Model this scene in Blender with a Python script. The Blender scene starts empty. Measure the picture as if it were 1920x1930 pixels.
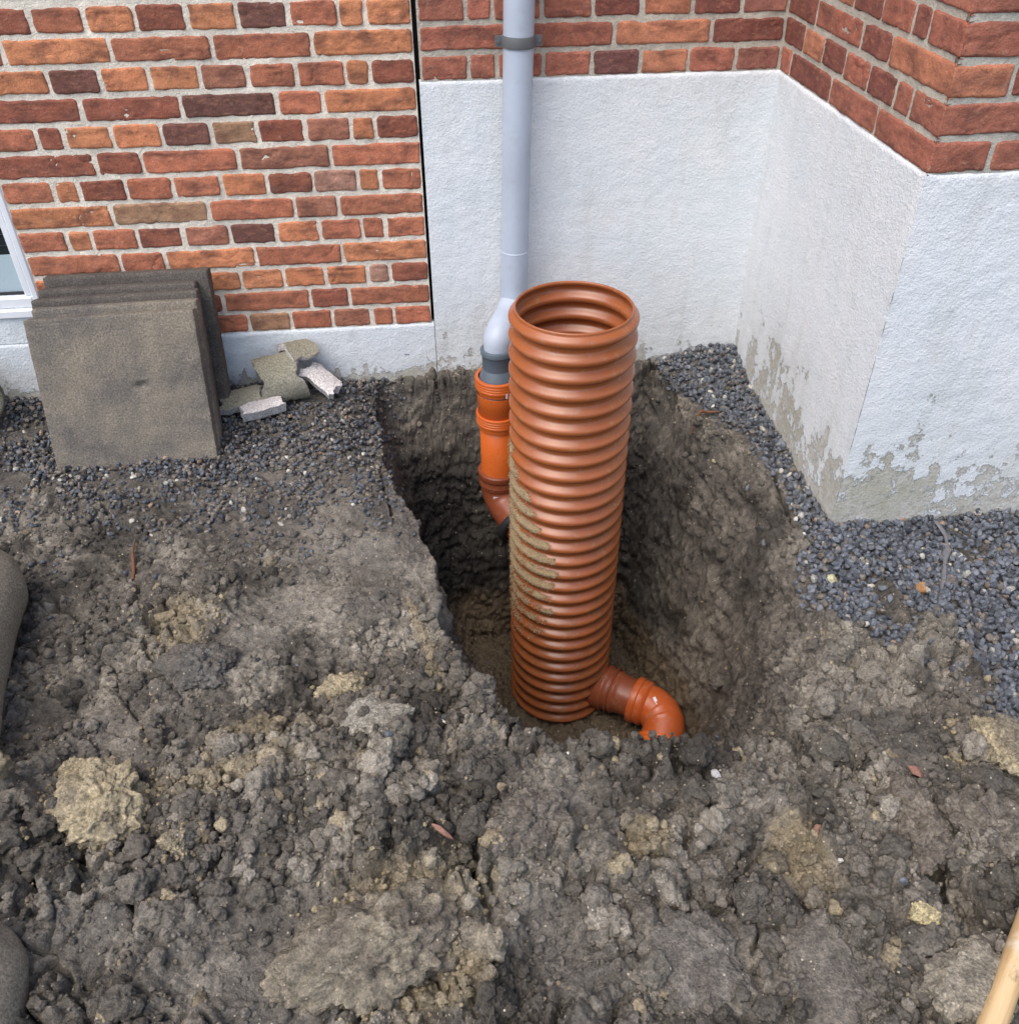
import bpy, math, random
import numpy as np
from mathutils import Vector, Matrix
random.seed(7); rng = np.random.default_rng(11)
S = bpy.context.scene; COL = S.collection
R_ = math.radians

# ---------------------------------------------------------------- camera, sky, sun, exposure
cam = bpy.data.objects.new('camera', bpy.data.cameras.new('camera')); COL.objects.link(cam)
cam.location = (0.0541, -2.4782, 1.3844)
cam.rotation_euler = (R_(51.5025), R_(0.39997), R_(-5.84815))
cam.data.sensor_fit = 'HORIZONTAL'; cam.data.sensor_width = 36.0
cam.data.lens = 36.0 * 1705.1 / 1920.0
cam.data.clip_start = 0.05; cam.data.clip_end = 500
S.camera = cam
SUN_EL, SUN_AZ = 60.0, 228.0       # azimuth measured clockwise from +Y
w = bpy.data.worlds.new('World'); S.world = w; w.use_nodes = True
nt = w.node_tree; bg = nt.nodes['Background']
sky = nt.nodes.new('ShaderNodeTexSky'); sky.sky_type = 'NISHITA'; sky.sun_disc = False
sky.sun_elevation = R_(SUN_EL); sky.sun_rotation = R_(SUN_AZ)
sky.air_density = 1.0; sky.dust_density = 3.0; sky.ozone_density = 1.0
nt.links.new(sky.outputs[0], bg.inputs[0]); bg.inputs[1].default_value = 0.14
sl = bpy.data.lights.new('sun', 'SUN'); sl.energy = 1.0; sl.angle = R_(55); sl.color = (1.0, 0.965, 0.92)
so = bpy.data.objects.new('sun', sl); COL.objects.link(so)
_d = Vector((math.sin(R_(SUN_AZ)) * math.cos(R_(SUN_EL)), math.cos(R_(SUN_AZ)) * math.cos(R_(SUN_EL)), math.sin(R_(SUN_EL))))
so.rotation_euler = _d.to_track_quat('Z', 'Y').to_euler(); so.location = _d * 20
S.view_settings.view_transform = 'Standard'; S.view_settings.look = 'None'
S.view_settings.gamma = 1.0; S.view_settings.exposure = 0.92

# ---------------------------------------------------------------- numpy noise
def _h(ix, iy, iz, s):
    x = (ix.astype(np.int64) * 73856093) ^ (iy.astype(np.int64) * 19349663) ^ (iz.astype(np.int64) * 83492791) ^ (s * 2654435761)
    x = (x ^ (x >> 13)) & 0xFFFFFFFF
    x = (x * 1274126177) & 0xFFFFFFFF
    x = x ^ (x >> 16)
    x = (x * 2246822519) & 0xFFFFFFFF
    return ((x ^ (x >> 15)) & 0xFFFFFF).astype(np.float32) / 16777216.0
def vnoise(P, s=0):
    """value noise 0..1"""
    P = P.astype(np.float32); i = np.floor(P); f = P - i; f = f * f * f * (f * (f * 6 - 15) + 10); i = i.astype(np.int64)
    r = 0
    for a in (0, 1):
        for b in (0, 1):
            for c in (0, 1):
                wt = (f[:, 0] if a else 1 - f[:, 0]) * (f[:, 1] if b else 1 - f[:, 1]) * (f[:, 2] if c else 1 - f[:, 2])
                r = r + wt * _h(i[:, 0] + a, i[:, 1] + b, i[:, 2] + c, s)
    return r
def fbm(P, o=4, s=0, g=0.5):
    r = 0; a = 1; t = 0
    for k in range(o):
        r = r + a * vnoise(P * (2.03 ** k) + k * 17.3, s + k); t += a; a *= g
    return r / t - 0.5            # about -.5 .. .5
def cell(P, s=0):
    """F1, F2 distances and cell id value"""
    P = P.astype(np.float32); i = np.floor(P).astype(np.int64); n = len(P)
    f1 = np.full(n, 9.0, np.float32); f2 = np.full(n, 9.0, np.float32); idv = np.zeros(n, np.float32)
    for a in (-1, 0, 1):
        for b in (-1, 0, 1):
            for c in (-1, 0, 1):
                q0, q1, q2 = i[:, 0] + a, i[:, 1] + b, i[:, 2] + c
                hx = _h(q0, q1, q2, s + 1); hy = _h(q0, q1, q2, s + 2); hz = _h(q0, q1, q2, s + 3)
                d = np.sqrt((q0 + hx - P[:, 0]) ** 2 + (q1 + hy - P[:, 1]) ** 2 + (q2 + hz - P[:, 2]) ** 2).astype(np.float32)
                m = d < f1
                f2 = np.where(m, f1, np.minimum(f2, d)); idv = np.where(m, hx, idv); f1 = np.where(m, d, f1)
    return f1, f2, idv
def sstep(a, b, x):
    t = np.clip((x - a) / (b - a), 0, 1); return t * t * (3 - 2 * t)

# ---------------------------------------------------------------- object helpers
def link(name, me, mats=(), parent=None):
    o = bpy.data.objects.new(name, me); COL.objects.link(o)
    for m in (mats if isinstance(mats, (list, tuple)) else [mats]): me.materials.append(m)
    if parent: o.parent = parent
    return o
def npmesh(name, V, F, smooth=True, col=None, uvw=None, fmat=None):
    """V (n,3); F (m,k) int array (k = 3 or 4)"""
    V = np.asarray(V, np.float32); F = np.asarray(F, np.int32); me = bpy.data.meshes.new(name)
    n, m, k = len(V), len(F), F.shape[1]
    me.vertices.add(n); me.vertices.foreach_set('co', V.ravel())
    me.loops.add(m * k); me.loops.foreach_set('vertex_index', F.ravel())
    me.polygons.add(m); me.polygons.foreach_set('loop_start', np.arange(0, m * k, k, dtype=np.int32))
    me.polygons.foreach_set('loop_total', np.full(m, k, np.int32))
    me.polygons.foreach_set('use_smooth', np.full(m, bool(smooth)))
    if fmat is not None: me.polygons.foreach_set('material_index', np.asarray(fmat, np.int32))
    me.update(calc_edges=True)
    if col is not None:
        c = np.ones((n, 4), np.float32); c[:, :3] = col
        at = me.attributes.new('tone', 'FLOAT_COLOR', 'POINT'); at.data.foreach_set('color', c.ravel())
    if uvw is not None:
        at = me.attributes.new('mask', 'FLOAT', 'POINT'); at.data.foreach_set('value', np.asarray(uvw, np.float32))
    me.validate(); return me
def tag(o, label=None, cat=None, group=None, kind=None):
    if label: o['label'] = label
    if cat: o['category'] = cat
    if group: o['group'] = group
    if kind: o['kind'] = kind
    return o
def empty(name, loc=(0, 0, 0), label=None, cat=None, group=None):
    o = bpy.data.objects.new(name, None); COL.objects.link(o); o.location = loc; o.empty_display_size = 0.1
    return tag(o, label, cat, group)
def gridfaces(nu, nv, off=0, flip=False):
    a = np.arange(nu * nv).reshape(nu, nv)
    f = np.stack([a[:-1, :-1], a[1:, :-1], a[1:, 1:], a[:-1, 1:]], -1).reshape(-1, 4) + off
    return f[:, ::-1] if flip else f
class MB:
    """collects quads and builds one mesh"""
    def __init__(s): s.V = []; s.F = []; s.C = []; s.M = []; s.n = 0
    def add(s, V, F, col=(1, 1, 1), mat=0):
        V = np.asarray(V, float); F = np.asarray(F)
        if F.shape[1] == 3: F = np.concatenate([F, F[:, 2:3]], 1)   # kept as tri below
        s.V.append(V); s.F.append(F + s.n); c = np.empty((len(V), 3)); c[:] = col; s.C.append(c); s.M.append(np.full(len(F), mat)); s.n += len(V)
    def box(s, a, b, col=(1, 1, 1), mat=0):
        x0, y0, z0 = a; x1, y1, z1 = b
        V = [(x0, y0, z0), (x1, y0, z0), (x1, y1, z0), (x0, y1, z0), (x0, y0, z1), (x1, y0, z1), (x1, y1, z1), (x0, y1, z1)]
        s.add(V, [(0, 3, 2, 1), (4, 5, 6, 7), (0, 1, 5, 4), (1, 2, 6, 5), (2, 3, 7, 6), (3, 0, 4, 7)], col, mat)
    def build(s, name, mats, parent=None, smooth=True):
        me = npmesh(name, np.concatenate(s.V), np.concatenate(s.F), smooth, np.concatenate(s.C), fmat=np.concatenate(s.M))
        return link(name, me, mats, parent)
def frame_of(d):
    d = np.asarray(d, float); d /= np.linalg.norm(d); a = np.array([0, 0, 1.0]) if abs(d[2]) < 0.9 else np.array([1.0, 0, 0])
    u = np.cross(a, d); u /= np.linalg.norm(u); return u, np.cross(d, u), d
def lathe(prof, origin, d=(0, 0, 1), seg=64, closed=True):
    """prof: list of (r, t) along the axis d; returns V, F"""
    u, v, d = frame_of(d); prof = np.asarray(prof, float); a = np.linspace(0, 2 * np.pi, seg, endpoint=False)
    V = (np.asarray(origin, float)[None, None] + prof[:, None, 1:2] * d + prof[:, None, 0:1] * (np.cos(a)[None, :, None] * u + np.sin(a)[None, :, None] * v)).reshape(-1, 3)
    n = len(prof); i = np.arange(n * seg).reshape(n, seg); j = np.roll(i, -1, 1)
    F = np.stack([i[:-1], j[:-1], j[1:], i[1:]], -1).reshape(-1, 4)
    return V, F
def sweep(path, radii, seg=32, cap=False):
    """tube along a path with parallel-transport frames"""
    P = np.asarray(path, float); n = len(P); T = np.gradient(P, axis=0); T /= np.linalg.norm(T, axis=1)[:, None]
    u, v, _ = frame_of(T[0]); a = np.linspace(0, 2 * np.pi, seg, endpoint=False); out = []
    for k in range(n):
        if k:
            u = u - T[k] * (u @ T[k]); u /= np.linalg.norm(u); v = np.cross(T[k], u)
        r = radii[k] if hasattr(radii, '__len__') else radii
        out.append(P[k] + r * (np.cos(a)[:, None] * u + np.sin(a)[:, None] * v))
    V = np.concatenate(out); i = np.arange(n * seg).reshape(n, seg); j = np.roll(i, -1, 1)
    F = np.stack([i[:-1], j[:-1], j[1:], i[1:]], -1).reshape(-1, 4)
    return V, F
def spline(pts, n=40):
    P = np.asarray(pts, float); P = np.vstack([2 * P[0] - P[1], P, 2 * P[-1] - P[-2]]); out = []
    m = len(P) - 3
    for s in np.linspace(0, m - 1e-6, n):
        k = int(s); t = s - k; a, b, c, d = P[k:k + 4]
        out.append(0.5 * ((2 * b) + (-a + c) * t + (2 * a - 5 * b + 4 * c - d) * t * t + (-a + 3 * b - 3 * c + d) * t ** 3))
    return np.array(out)
def ico(level):
    t = (1 + 5 ** .5) / 2
    V = [(-1, t, 0), (1, t, 0), (-1, -t, 0), (1, -t, 0), (0, -1, t), (0, 1, t), (0, -1, -t), (0, 1, -t), (t, 0, -1), (t, 0, 1), (-t, 0, -1), (-t, 0, 1)]
    F = [(0, 11, 5), (0, 5, 1), (0, 1, 7), (0, 7, 10), (0, 10, 11), (1, 5, 9), (5, 11, 4), (11, 10, 2), (10, 7, 6), (7, 1, 8), (3, 9, 4), (3, 4, 2), (3, 2, 6), (3, 6, 8), (3, 8, 9), (4, 9, 5), (2, 4, 11), (6, 2, 10), (8, 6, 7), (9, 8, 1)]
    V = [np.array(v, float) / np.linalg.norm(v) for v in V]
    for _ in range(level):
        mid = {}; nf = []
        def m(a, b):
            k = (min(a, b), max(a, b))
            if k not in mid:
                q = V[a] + V[b]; V.append(q / np.linalg.norm(q)); mid[k] = len(V) - 1
            return mid[k]
        for a, b, c in F:
            ab, bc, ca = m(a, b), m(b, c), m(c, a); nf += [(a, ab, ca), (b, bc, ab), (c, ca, bc), (ab, bc, ca)]
        F = nf
    return np.array(V), np.array(F)
def rotmats(n, r=rng):
    q = r.normal(size=(n, 4)); q /= np.linalg.norm(q, axis=1)[:, None]; a, b, c, d = q.T
    return np.stack([1 - 2 * (c * c + d * d), 2 * (b * c - a * d), 2 * (b * d + a * c), 2 * (b * c + a * d), 1 - 2 * (b * b + d * d), 2 * (c * d - a * b), 2 * (b * d - a * c), 2 * (c * d + a * b), 1 - 2 * (b * b + c * c)], 1).reshape(n, 3, 3)

# ---------------------------------------------------------------- materials
def mat(name, rough=0.8, spec=0.5, base=None, attr=None):
    m = bpy.data.materials.new(name); m.use_nodes = True; n = m.node_tree; b = n.nodes['Principled BSDF']
    b.inputs['Roughness'].default_value = rough; b.inputs['Specular IOR Level'].default_value = spec
    if base: b.inputs['Base Color'].default_value = (*base, 1)
    return m, n, b
def N(n, t, **k):
    x = n.nodes.new(t)
    for a, v in k.items():
        if a in x.inputs: x.inputs[a].default_value = v
        else: setattr(x, a, v)
    return x
def coords(n):
    return N(n, 'ShaderNodeNewGeometry').outputs['Position']
def noise(n, co, scale, detail=4, rough=0.6, stretch=None):
    if stretch:
        mp = N(n, 'ShaderNodeMapping'); mp.inputs['Scale'].default_value = stretch; n.links.new(co, mp.inputs[0]); co = mp.outputs[0]
    x = N(n, 'ShaderNodeTexNoise', Scale=scale, Detail=detail, Roughness=rough); n.links.new(co, x.inputs['Vector']); return x.outputs['Fac']
def ramp(n, f, stops):
    r = N(n, 'ShaderNodeValToRGB'); e = r.color_ramp.elements
    while len(e) < len(stops): e.new(0.5)
    for k, (p, c) in enumerate(stops):
        e[k].position = p; e[k].color = (*c, 1) if hasattr(c, '__len__') else (c, c, c, 1)
    n.links.new(f, r.inputs[0]); return r.outputs[0]
def mix(n, f, a, b, mode='MIX'):
    x = N(n, 'ShaderNodeMix', data_type='RGBA', blend_type=mode)
    for s, v in ((0, f), (6, a), (7, b)):
        if isinstance(v, (int, float)): x.inputs[s].default_value = v
        elif isinstance(v, tuple): x.inputs[s].default_value = (*v, 1)
        else: n.links.new(v, x.inputs[s])
    return x.outputs[2]
def math_(n, op, a, b=0.0, c=None):
    x = N(n, 'ShaderNodeMath', operation=op)
    for s, v in ((0, a), (1, b)) + (((2, c),) if c is not None else ()):
        if isinstance(v, (int, float)): x.inputs[s].default_value = v
        else: n.links.new(v, x.inputs[s])
    return x.outputs[0]
def bump(n, b, h, dist, strength=1.0, prev=None):
    x = N(n, 'ShaderNodeBump'); x.inputs['Distance'].default_value = dist; x.inputs['Strength'].default_value = strength
    n.links.new(h, x.inputs['Height'])
    if prev is not None: n.links.new(prev, x.inputs['Normal'])
    n.links.new(x.outputs[0], b.inputs['Normal']); return x.outputs[0]
def attr(n, name='tone'):
    return N(n, 'ShaderNodeAttribute', attribute_name=name)

# soil: tone comes with the mesh, fine grain and bump from nodes
def soil_material(name, rough=0.75, grain=1.0):
    m, n, b = mat(name, rough, 0.35); co = coords(n); a = attr(n).outputs['Color']
    g1 = noise(n, co, 260, 3, 0.7); g2 = noise(n, co, 55, 4, 0.65); g3 = noise(n, co, 900, 2, 0.6)
    c = mix(n, 1.0, a, ramp(n, g1, [(0.25, 0.50), (0.5, 1.0), (0.75, 1.6)]), 'MULTIPLY')
    c = mix(n, 1.0, c, ramp(n, g2, [(0.3, 0.72), (0.7, 1.3)]), 'MULTIPLY')
    # pale mineral specks
    vo = N(n, 'ShaderNodeTexVoronoi', Scale=170.0); n.links.new(co, vo.inputs['Vector'])
    sp = N(n, 'ShaderNodeSeparateColor'); n.links.new(vo.outputs['Color'], sp.inputs[0])
    near = math_(n, 'LESS_THAN', vo.outputs['Distance'], 0.30); rare = math_(n, 'GREATER_THAN', sp.outputs[0], 0.975)
    c = mix(n, math_(n, 'MULTIPLY', near, rare), c, (0.50, 0.44, 0.34))
    n.links.new(c, b.inputs['Base Color'])
    n.links.new(ramp(n, g2, [(0.3, rough - 0.34), (0.62, rough + 0.08)]), b.inputs['Roughness'])
    p = bump(n, b, g2, 0.009 * grain, 0.9); p = bump(n, b, g1, 0.0036 * grain, 1.0, p); bump(n, b, g3, 0.0008, 0.7, p)
    return m
M_soil = soil_material('soil'); M_clod = soil_material('soil clods', 0.78)

def gravel_material():
    m, n, b = mat('crushed stone', 0.5, 0.5); co = coords(n); a = attr(n).outputs['Color']
    g = noise(n, co, 350, 3, 0.7); g2 = noise(n, co, 1300, 2, .6)
    c = mix(n, 1.0, a, ramp(n, g, [(0.3, 0.7), (0.7, 1.35)]), 'MULTIPLY')
    n.links.new(mix(n, math_(n, 'MULTIPLY', math_(n, 'GREATER_THAN', g2, 0.62), .35), c, (0.35, .36, .38)), b.inputs['Base Color'])
    bump(n, b, g, 0.001, 0.6); n.links.new(ramp(n, g, [(0.3, 0.28), (0.7, 0.55)]), b.inputs['Roughness']); return m
M_gravel = gravel_material()

def brick_material():
    m, n, b = mat('brick', 0.85, 0.25); co = coords(n); a = attr(n).outputs['Color']
    n1 = noise(n, co, 30, 5, 0.65); n2 = noise(n, co, 14, 3, 0.55, (1, 1, 2.2)); n3 = noise(n, co, 420, 2, 0.6); n4 = noise(n, co, 70, 5, .75)
    c = mix(n, 1.0, a, ramp(n, n1, [(0.25, 0.62), (0.5, 1.0), (0.75, 1.22)]), 'MULTIPLY')
    c = mix(n, math_(n, 'MULTIPLY', ramp(n, n2, [(0.47, 0.0), (0.66, 1.0)]), 0.68), c, (0.135, 0.058, 0.045))       # dark fired smears
    c = mix(n, math_(n, 'MULTIPLY', ramp(n, n4, [(0.58, 0.0), (0.74, 1.0)]), 0.35), c, (0.60, 0.46, 0.36))         # lime bloom
    c = mix(n, math_(n, 'MULTIPLY', ramp(n, n4, [(0.26, 1.0), (0.38, 0.0)]), 0.75), c, (0.07, 0.035, 0.03))         # pits
    c = mix(n, 1.0, c, ramp(n, n3, [(0.3, 0.78), (0.7, 1.22)]), 'MULTIPLY')
    n5 = noise(n, co, 170, 4, .7); c = mix(n, math_(n, 'MULTIPLY', ramp(n, n5, [(0.64, 0.0), (0.70, 1.0)]), .55), c, (0.10, 0.05, 0.04))
    ns = noise(n, co, 40, 5, .7, (1, 1, 3)); c = mix(n, math_(n, 'MULTIPLY', ramp(n, ns, [(0.52, 0.0), (0.7, 1.0)]), .30), c, (0.62, 0.30, 0.17))
    n.links.new(c, b.inputs['Base Color'])
    p = bump(n, b, n5, 0.0016, 0.7); p = bump(n, b, n4, 0.0045, 0.9, p); bump(n, b, n3, 0.0010, 0.7, p); return m
M_brick = brick_material()
def mortar_material():
    m, n, b = mat('lime mortar', 0.95, 0.15); co = coords(n); a = attr(n).outputs['Color']
    n1 = noise(n, co, 380, 3, 0.7); n2 = noise(n, co, 25, 4, 0.6); n3 = noise(n, co, 110, 3, .6)
    c = mix(n, 1.0, a, ramp(n, n1, [(0.3, 0.74), (0.5, 1.0), (0.8, 1.15)]), 'MULTIPLY')
    c = mix(n, 1.0, c, ramp(n, n2, [(0.3, 0.82), (0.7, 1.1)]), 'MULTIPLY')
    n6 = noise(n, co, 230, 3, .7); c = mix(n, math_(n, 'MULTIPLY', ramp(n, n6, [(0.64, 0.0), (0.70, 1.0)]), .6), c, (0.22, 0.20, 0.17))
    n.links.new(c, b.inputs['Base Color'])
    p = bump(n, b, n3, 0.0045, 0.9); bump(n, b, n1, 0.0025, 1.0, p); return m
M_mortar = mortar_material()
def render_material(name, base, peel_lo, peel_hi, streak=0.0):
    """painted rough-cast: white paint flaking to beige render near the ground"""
    m, n, b = mat(name, 0.8, 0.3); co = coords(n)
    sx = N(n, 'ShaderNodeSeparateXYZ'); n.links.new(co, sx.inputs[0]); z = sx.outputs[2]
    grit = noise(n, co, 230, 3, 0.65); grit2 = noise(n, co, 90, 4, 0.6); big = noise(n, co, 5, 5, 0.62); vert = noise(n, co, 16, 5, 0.6, (1, 1, 0.22))
    flk = noise(n, co, 26, 8, 0.72)
    # peel amount = noise - height
    h = N(n, 'ShaderNodeMapRange'); n.links.new(z, h.inputs[0]); h.inputs[1].default_value = peel_lo; h.inputs[2].default_value = peel_hi
    h.inputs[3].default_value = 0.20; h.inputs[4].default_value = -0.17
    pe = math_(n, 'ADD', math_(n, 'ADD', math_(n, 'MULTIPLY', flk, 0.62), math_(n, 'ADD', math_(n, 'MULTIPLY', vert, 0.40), math_(n, 'MULTIPLY', math_(n, 'SUBTRACT', big, .5), 0.5))), h.outputs[0])
    pm = ramp(n, pe, [(0.56, 0.0), (0.585, 1.0)])
    paint = mix(n, ramp(n, big, [(0.35, 0.0), (0.7, 1.0)]), base, tuple(x * f for x, f in zip(base, (0.90, 0.94, 0.96))))
    paint = mix(n, math_(n, 'MULTIPLY', ramp(n, vert, [(0.52, 0.0), (0.8, 1.0)]), 0.35 + streak), paint, (0.50, 0.50, 0.46))
    grime = N(n, 'ShaderNodeMapRange'); n.links.new(z, grime.inputs[0]); grime.inputs[1].default_value = peel_lo - .02; grime.inputs[2].default_value = peel_hi
    grime.inputs[3].default_value = 0.55; grime.inputs[4].default_value = 0.0
    paint = mix(n, math_(n, 'MULTIPLY', grime.outputs[0], ramp(n, vert, [(0.3, 0.1), (0.7, 1.0)])), paint, (0.42, 0.42, 0.34))
    under = mix(n, ramp(n, grit2, [(0.35, 0.0), (0.65, 1.0)]), (0.48, 0.45, 0.39), (0.66, 0.65, 0.62))
    under = mix(n, ramp(n, big, [(0.42, 0.0), (0.62, 0.55)]), under, (0.33, 0.32, 0.23))
    c = mix(n, pm, paint, under)
    c = mix(n, 1.0, c, ramp(n, grit, [(0.25, 0.78), (0.5, 1.0), (0.75, 1.04)]), 'MULTIPLY')
    dots = noise(n, co, 75, 3, .75); c = mix(n, math_(n, 'MULTIPLY', ramp(n, dots, [(0.70, 0.0), (0.76, 1.0)]), .5), c, (0.34, 0.33, 0.30))
    n.links.new(c, b.inputs['Base Color'])
    mid = noise(n, co, 140, 3, .6); p = bump(n, b, grit2, 0.0012, 0.4); p = bump(n, b, mid, 0.0030, 0.7, p); p = bump(n, b, grit, 0.0020, 0.8, p)
    bump(n, b, pm, -0.0016, 1.0, p)
    return m
WHITE = (0.775, 0.795, 0.80)
M_plL = render_material('painted plinth render', (0.76, 0.79, 0.805), -0.06, 0.09)
M_plB = render_material('painted rough render', WHITE, -0.14, 0.17, 0.05)
M_plR = render_material('flaking painted render', (0.78, 0.795, 0.80), -0.14, 0.40, 0.0)

def plastic(name, base, rough, dirt=(0.30, 0.24, 0.15), amount=0.15, coat=0.0, mask=False, scale=40):
    m, n, b = mat(name, rough, 0.5); co = coords(n)
    n1 = noise(n, co, scale, 6, 0.7); n2 = noise(n, co, 7, 3, 0.5); n3 = noise(n, co, 600, 2, .6)
    c = mix(n, ramp(n, n2, [(0.35, 0.0), (0.7, 1.0)]), base, tuple(x * 0.86 for x in base))
    f = math_(n, 'MULTIPLY', ramp(n, n1, [(0.56, 0.0), (0.70, 1.0)]), amount)
    c = mix(n, f, c, dirt)
    if mask:
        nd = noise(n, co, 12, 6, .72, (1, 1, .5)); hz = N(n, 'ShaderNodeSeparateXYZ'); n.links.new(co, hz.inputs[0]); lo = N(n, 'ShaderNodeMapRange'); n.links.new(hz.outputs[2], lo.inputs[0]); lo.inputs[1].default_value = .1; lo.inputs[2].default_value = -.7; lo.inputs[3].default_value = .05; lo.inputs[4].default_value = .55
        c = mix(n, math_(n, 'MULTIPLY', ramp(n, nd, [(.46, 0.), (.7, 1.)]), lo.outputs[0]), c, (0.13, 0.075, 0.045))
        mk = attr(n, 'mask').outputs['Fac']
        s = math_(n, 'ADD', mk, math_(n, 'MULTIPLY', math_(n, 'SUBTRACT', noise(n, co, 160, 4, .7), 0.5), 0.9))
        s = ramp(n, s, [(0.48, 0.0), (0.56, 1.0)])
        c = mix(n, s, c, mix(n, ramp(n, n3, [(.35, 0.), (.65, 1.)]), (0.17, 0.105, 0.05), (0.52, 0.40, 0.235)))
        r = mix(n, s, (rough,) * 3, (0.95,) * 3)
        n.links.new(r, b.inputs['Roughness']); bump(n, b, math_(n, 'MULTIPLY', s, n3), 0.003, 0.9)
    else:
        n.links.new(ramp(n, n1, [(0.4, rough), (0.75, min(1, rough + 0.3))]), b.inputs['Roughness'])
        bump(n, b, n1, 0.0006, 0.4)
    n.links.new(c, b.inputs['Base Color']); b.inputs['Coat Weight'].default_value = coat; b.inputs['Coat Roughness'].default_value = 0.25
    return m
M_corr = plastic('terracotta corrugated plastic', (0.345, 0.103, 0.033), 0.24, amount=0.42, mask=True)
M_orange = plastic('orange sewer plastic', (0.62, 0.13, 0.022), 0.27, amount=0.22)
M_orange2 = plastic('muddied orange plastic', (0.46, 0.095, 0.022), 0.28, amount=0.40)
M_brown = plastic('brown sewer plastic', (0.24, 0.062, 0.026), 0.34, amount=0.40)
M_grey = plastic('light grey downpipe plastic', (0.46, 0.52, 0.61), 0.36, dirt=(0.3, 0.28, 0.25), amount=0.22, scale=25)
M_dgrey = plastic('slate grey plastic', (0.105, 0.135, 0.165), 0.38, dirt=(0.3, 0.28, 0.25), amount=0.12)
M_rubber = plastic('black rubber', (0.018, 0.018, 0.022), 0.5, amount=0.1)
M_metal = plastic('grey clamp', (0.13, 0.135, 0.14), 0.5, amount=0.2)
M_white = plastic('white window plastic', (0.80, 0.83, 0.86), 0.3, dirt=(0.5, 0.5, 0.48), amount=0.12)
M_sticker = plastic('sticker paper', (0.72, 0.72, 0.74), 0.5, amount=0.2)
M_ink = plastic('sticker ink', (0.06, 0.08, 0.14), 0.5, amount=0.0)

def slab_material(name, c0, c1, c2):
    m, n, b = mat(name, 0.9, 0.25); tc = N(n, 'ShaderNodeTexCoord'); co = tc.outputs['Object']
    n1 = noise(n, co, 210, 4, 0.75); n2 = noise(n, co, 7, 5, 0.6); n3 = noise(n, co, 900, 2, .5); n4 = noise(n, co, 30, 5, 0.7)
    c = mix(n, ramp(n, n2, [(0.36, 0.0), (0.64, 1.0)]), c0, c1)
    c = mix(n, ramp(n, n4, [(0.5, 0.0), (0.8, 0.7)]), c, c2)
    c = mix(n, 1.0, c, ramp(n, n1, [(0.3, 0.40), (0.5, 1.0), (0.7, 1.7)]), 'MULTIPLY')
    c = mix(n, math_(n, 'MULTIPLY', math_(n, 'GREATER_THAN', n3, 0.64), .5), c, (0.42, 0.38, 0.28))
    n.links.new(c, b.inputs['Base Color']); p = bump(n, b, n4, 0.003, 0.5); bump(n, b, n1, 0.0018, 0.9, p); return m
M_slab = slab_material('weathered concrete', (0.115, 0.104, 0.094), (0.225, 0.195, 0.148), (0.235, 0.195, 0.17))
M_slabd = slab_material('damp weathered concrete', (0.070, 0.062, 0.055), (0.115, 0.100, 0.086), (0.15, 0.13, 0.115))
M_shard = slab_material('lichened fired clay', (0.22, 0.21, 0.155), (0.31, 0.29, 0.225), (0.24, 0.24, 0.14))
M_break = slab_material('fresh pale break', (0.54, 0.51, 0.49), (0.64, 0.61, 0.59), (0.40, 0.35, 0.31))
M_mud = slab_material('dried mud skin', (0.20, 0.175, 0.135), (0.235, 0.205, 0.155), (0.15, 0.125, 0.095))
M_moss = slab_material('moss', (0.05, 0.085, 0.02), (0.09, 0.13, 0.03), (0.12, 0.14, 0.05))
def wood_material():
    m, n, b = mat('worn ash wood', 0.6, 0.4); tc = N(n, 'ShaderNodeTexCoord'); co = tc.outputs['Object']
    g = noise(n, co, 60, 5, 0.65, (1, 1, 0.06)); k = noise(n, co, 14, 4, 0.6); d = noise(n, co, 35, 5, .7, (1, 1, .5))
    c = ramp(n, g, [(0.3, (0.40, 0.24, 0.10)), (0.55, (0.62, 0.43, 0.22)), (0.75, (0.70, 0.53, 0.31))])
    c = mix(n, ramp(n, d, [(0.56, 0.0), (0.66, 0.75)]), c, (0.20, 0.13, 0.08))
    c = mix(n, ramp(n, k, [(0.55, 0.0), (0.68, 0.8)]), c, (0.72, 0.66, 0.56))
    n.links.new(c, b.inputs['Base Color']); bump(n, b, g, 0.001, 0.6); return m
M_wood = wood_material()
def simple(name, base, rough=0.7, amt=0.3):
    m, n, b = mat(name, rough, 0.4); co = coords(n); g = noise(n, co, 220, 4, .7)
    n.links.new(mix(n, 1.0, base, ramp(n, g, [(0.3, 1 - amt), (0.7, 1 + amt)]), 'MULTIPLY'), b.inputs['Base Color']); bump(n, b, g, 0.0012, 0.6); return m
M_root = simple('reddish root', (0.16, 0.07, 0.035)); M_film = simple('grey plastic film', (0.15, 0.145, 0.15), 0.35, .2)
M_pale = simple('pale pebble', (0.68, 0.64, 0.56), 0.6, .15); M_tile = simple('brick fragment', (0.24, 0.125, 0.09)); M_ochre = simple('ochre stone', (0.40, 0.22, 0.10)); M_grstone = simple('light grey stone', (0.42, 0.40, 0.38))
M_limest = simple('yellowish lump', (0.46, 0.43, 0.25))
M_pane_d = mat('dark glazing', 0.04, 0.6, (0.012, 0.018, 0.022))[0]
M_pane_l = simple('frosted film', (0.42, 0.52, 0.56), 0.25, .03)
M_blind = simple('dark blind slats', (0.03, 0.04, 0.045), 0.4, .1)

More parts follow.
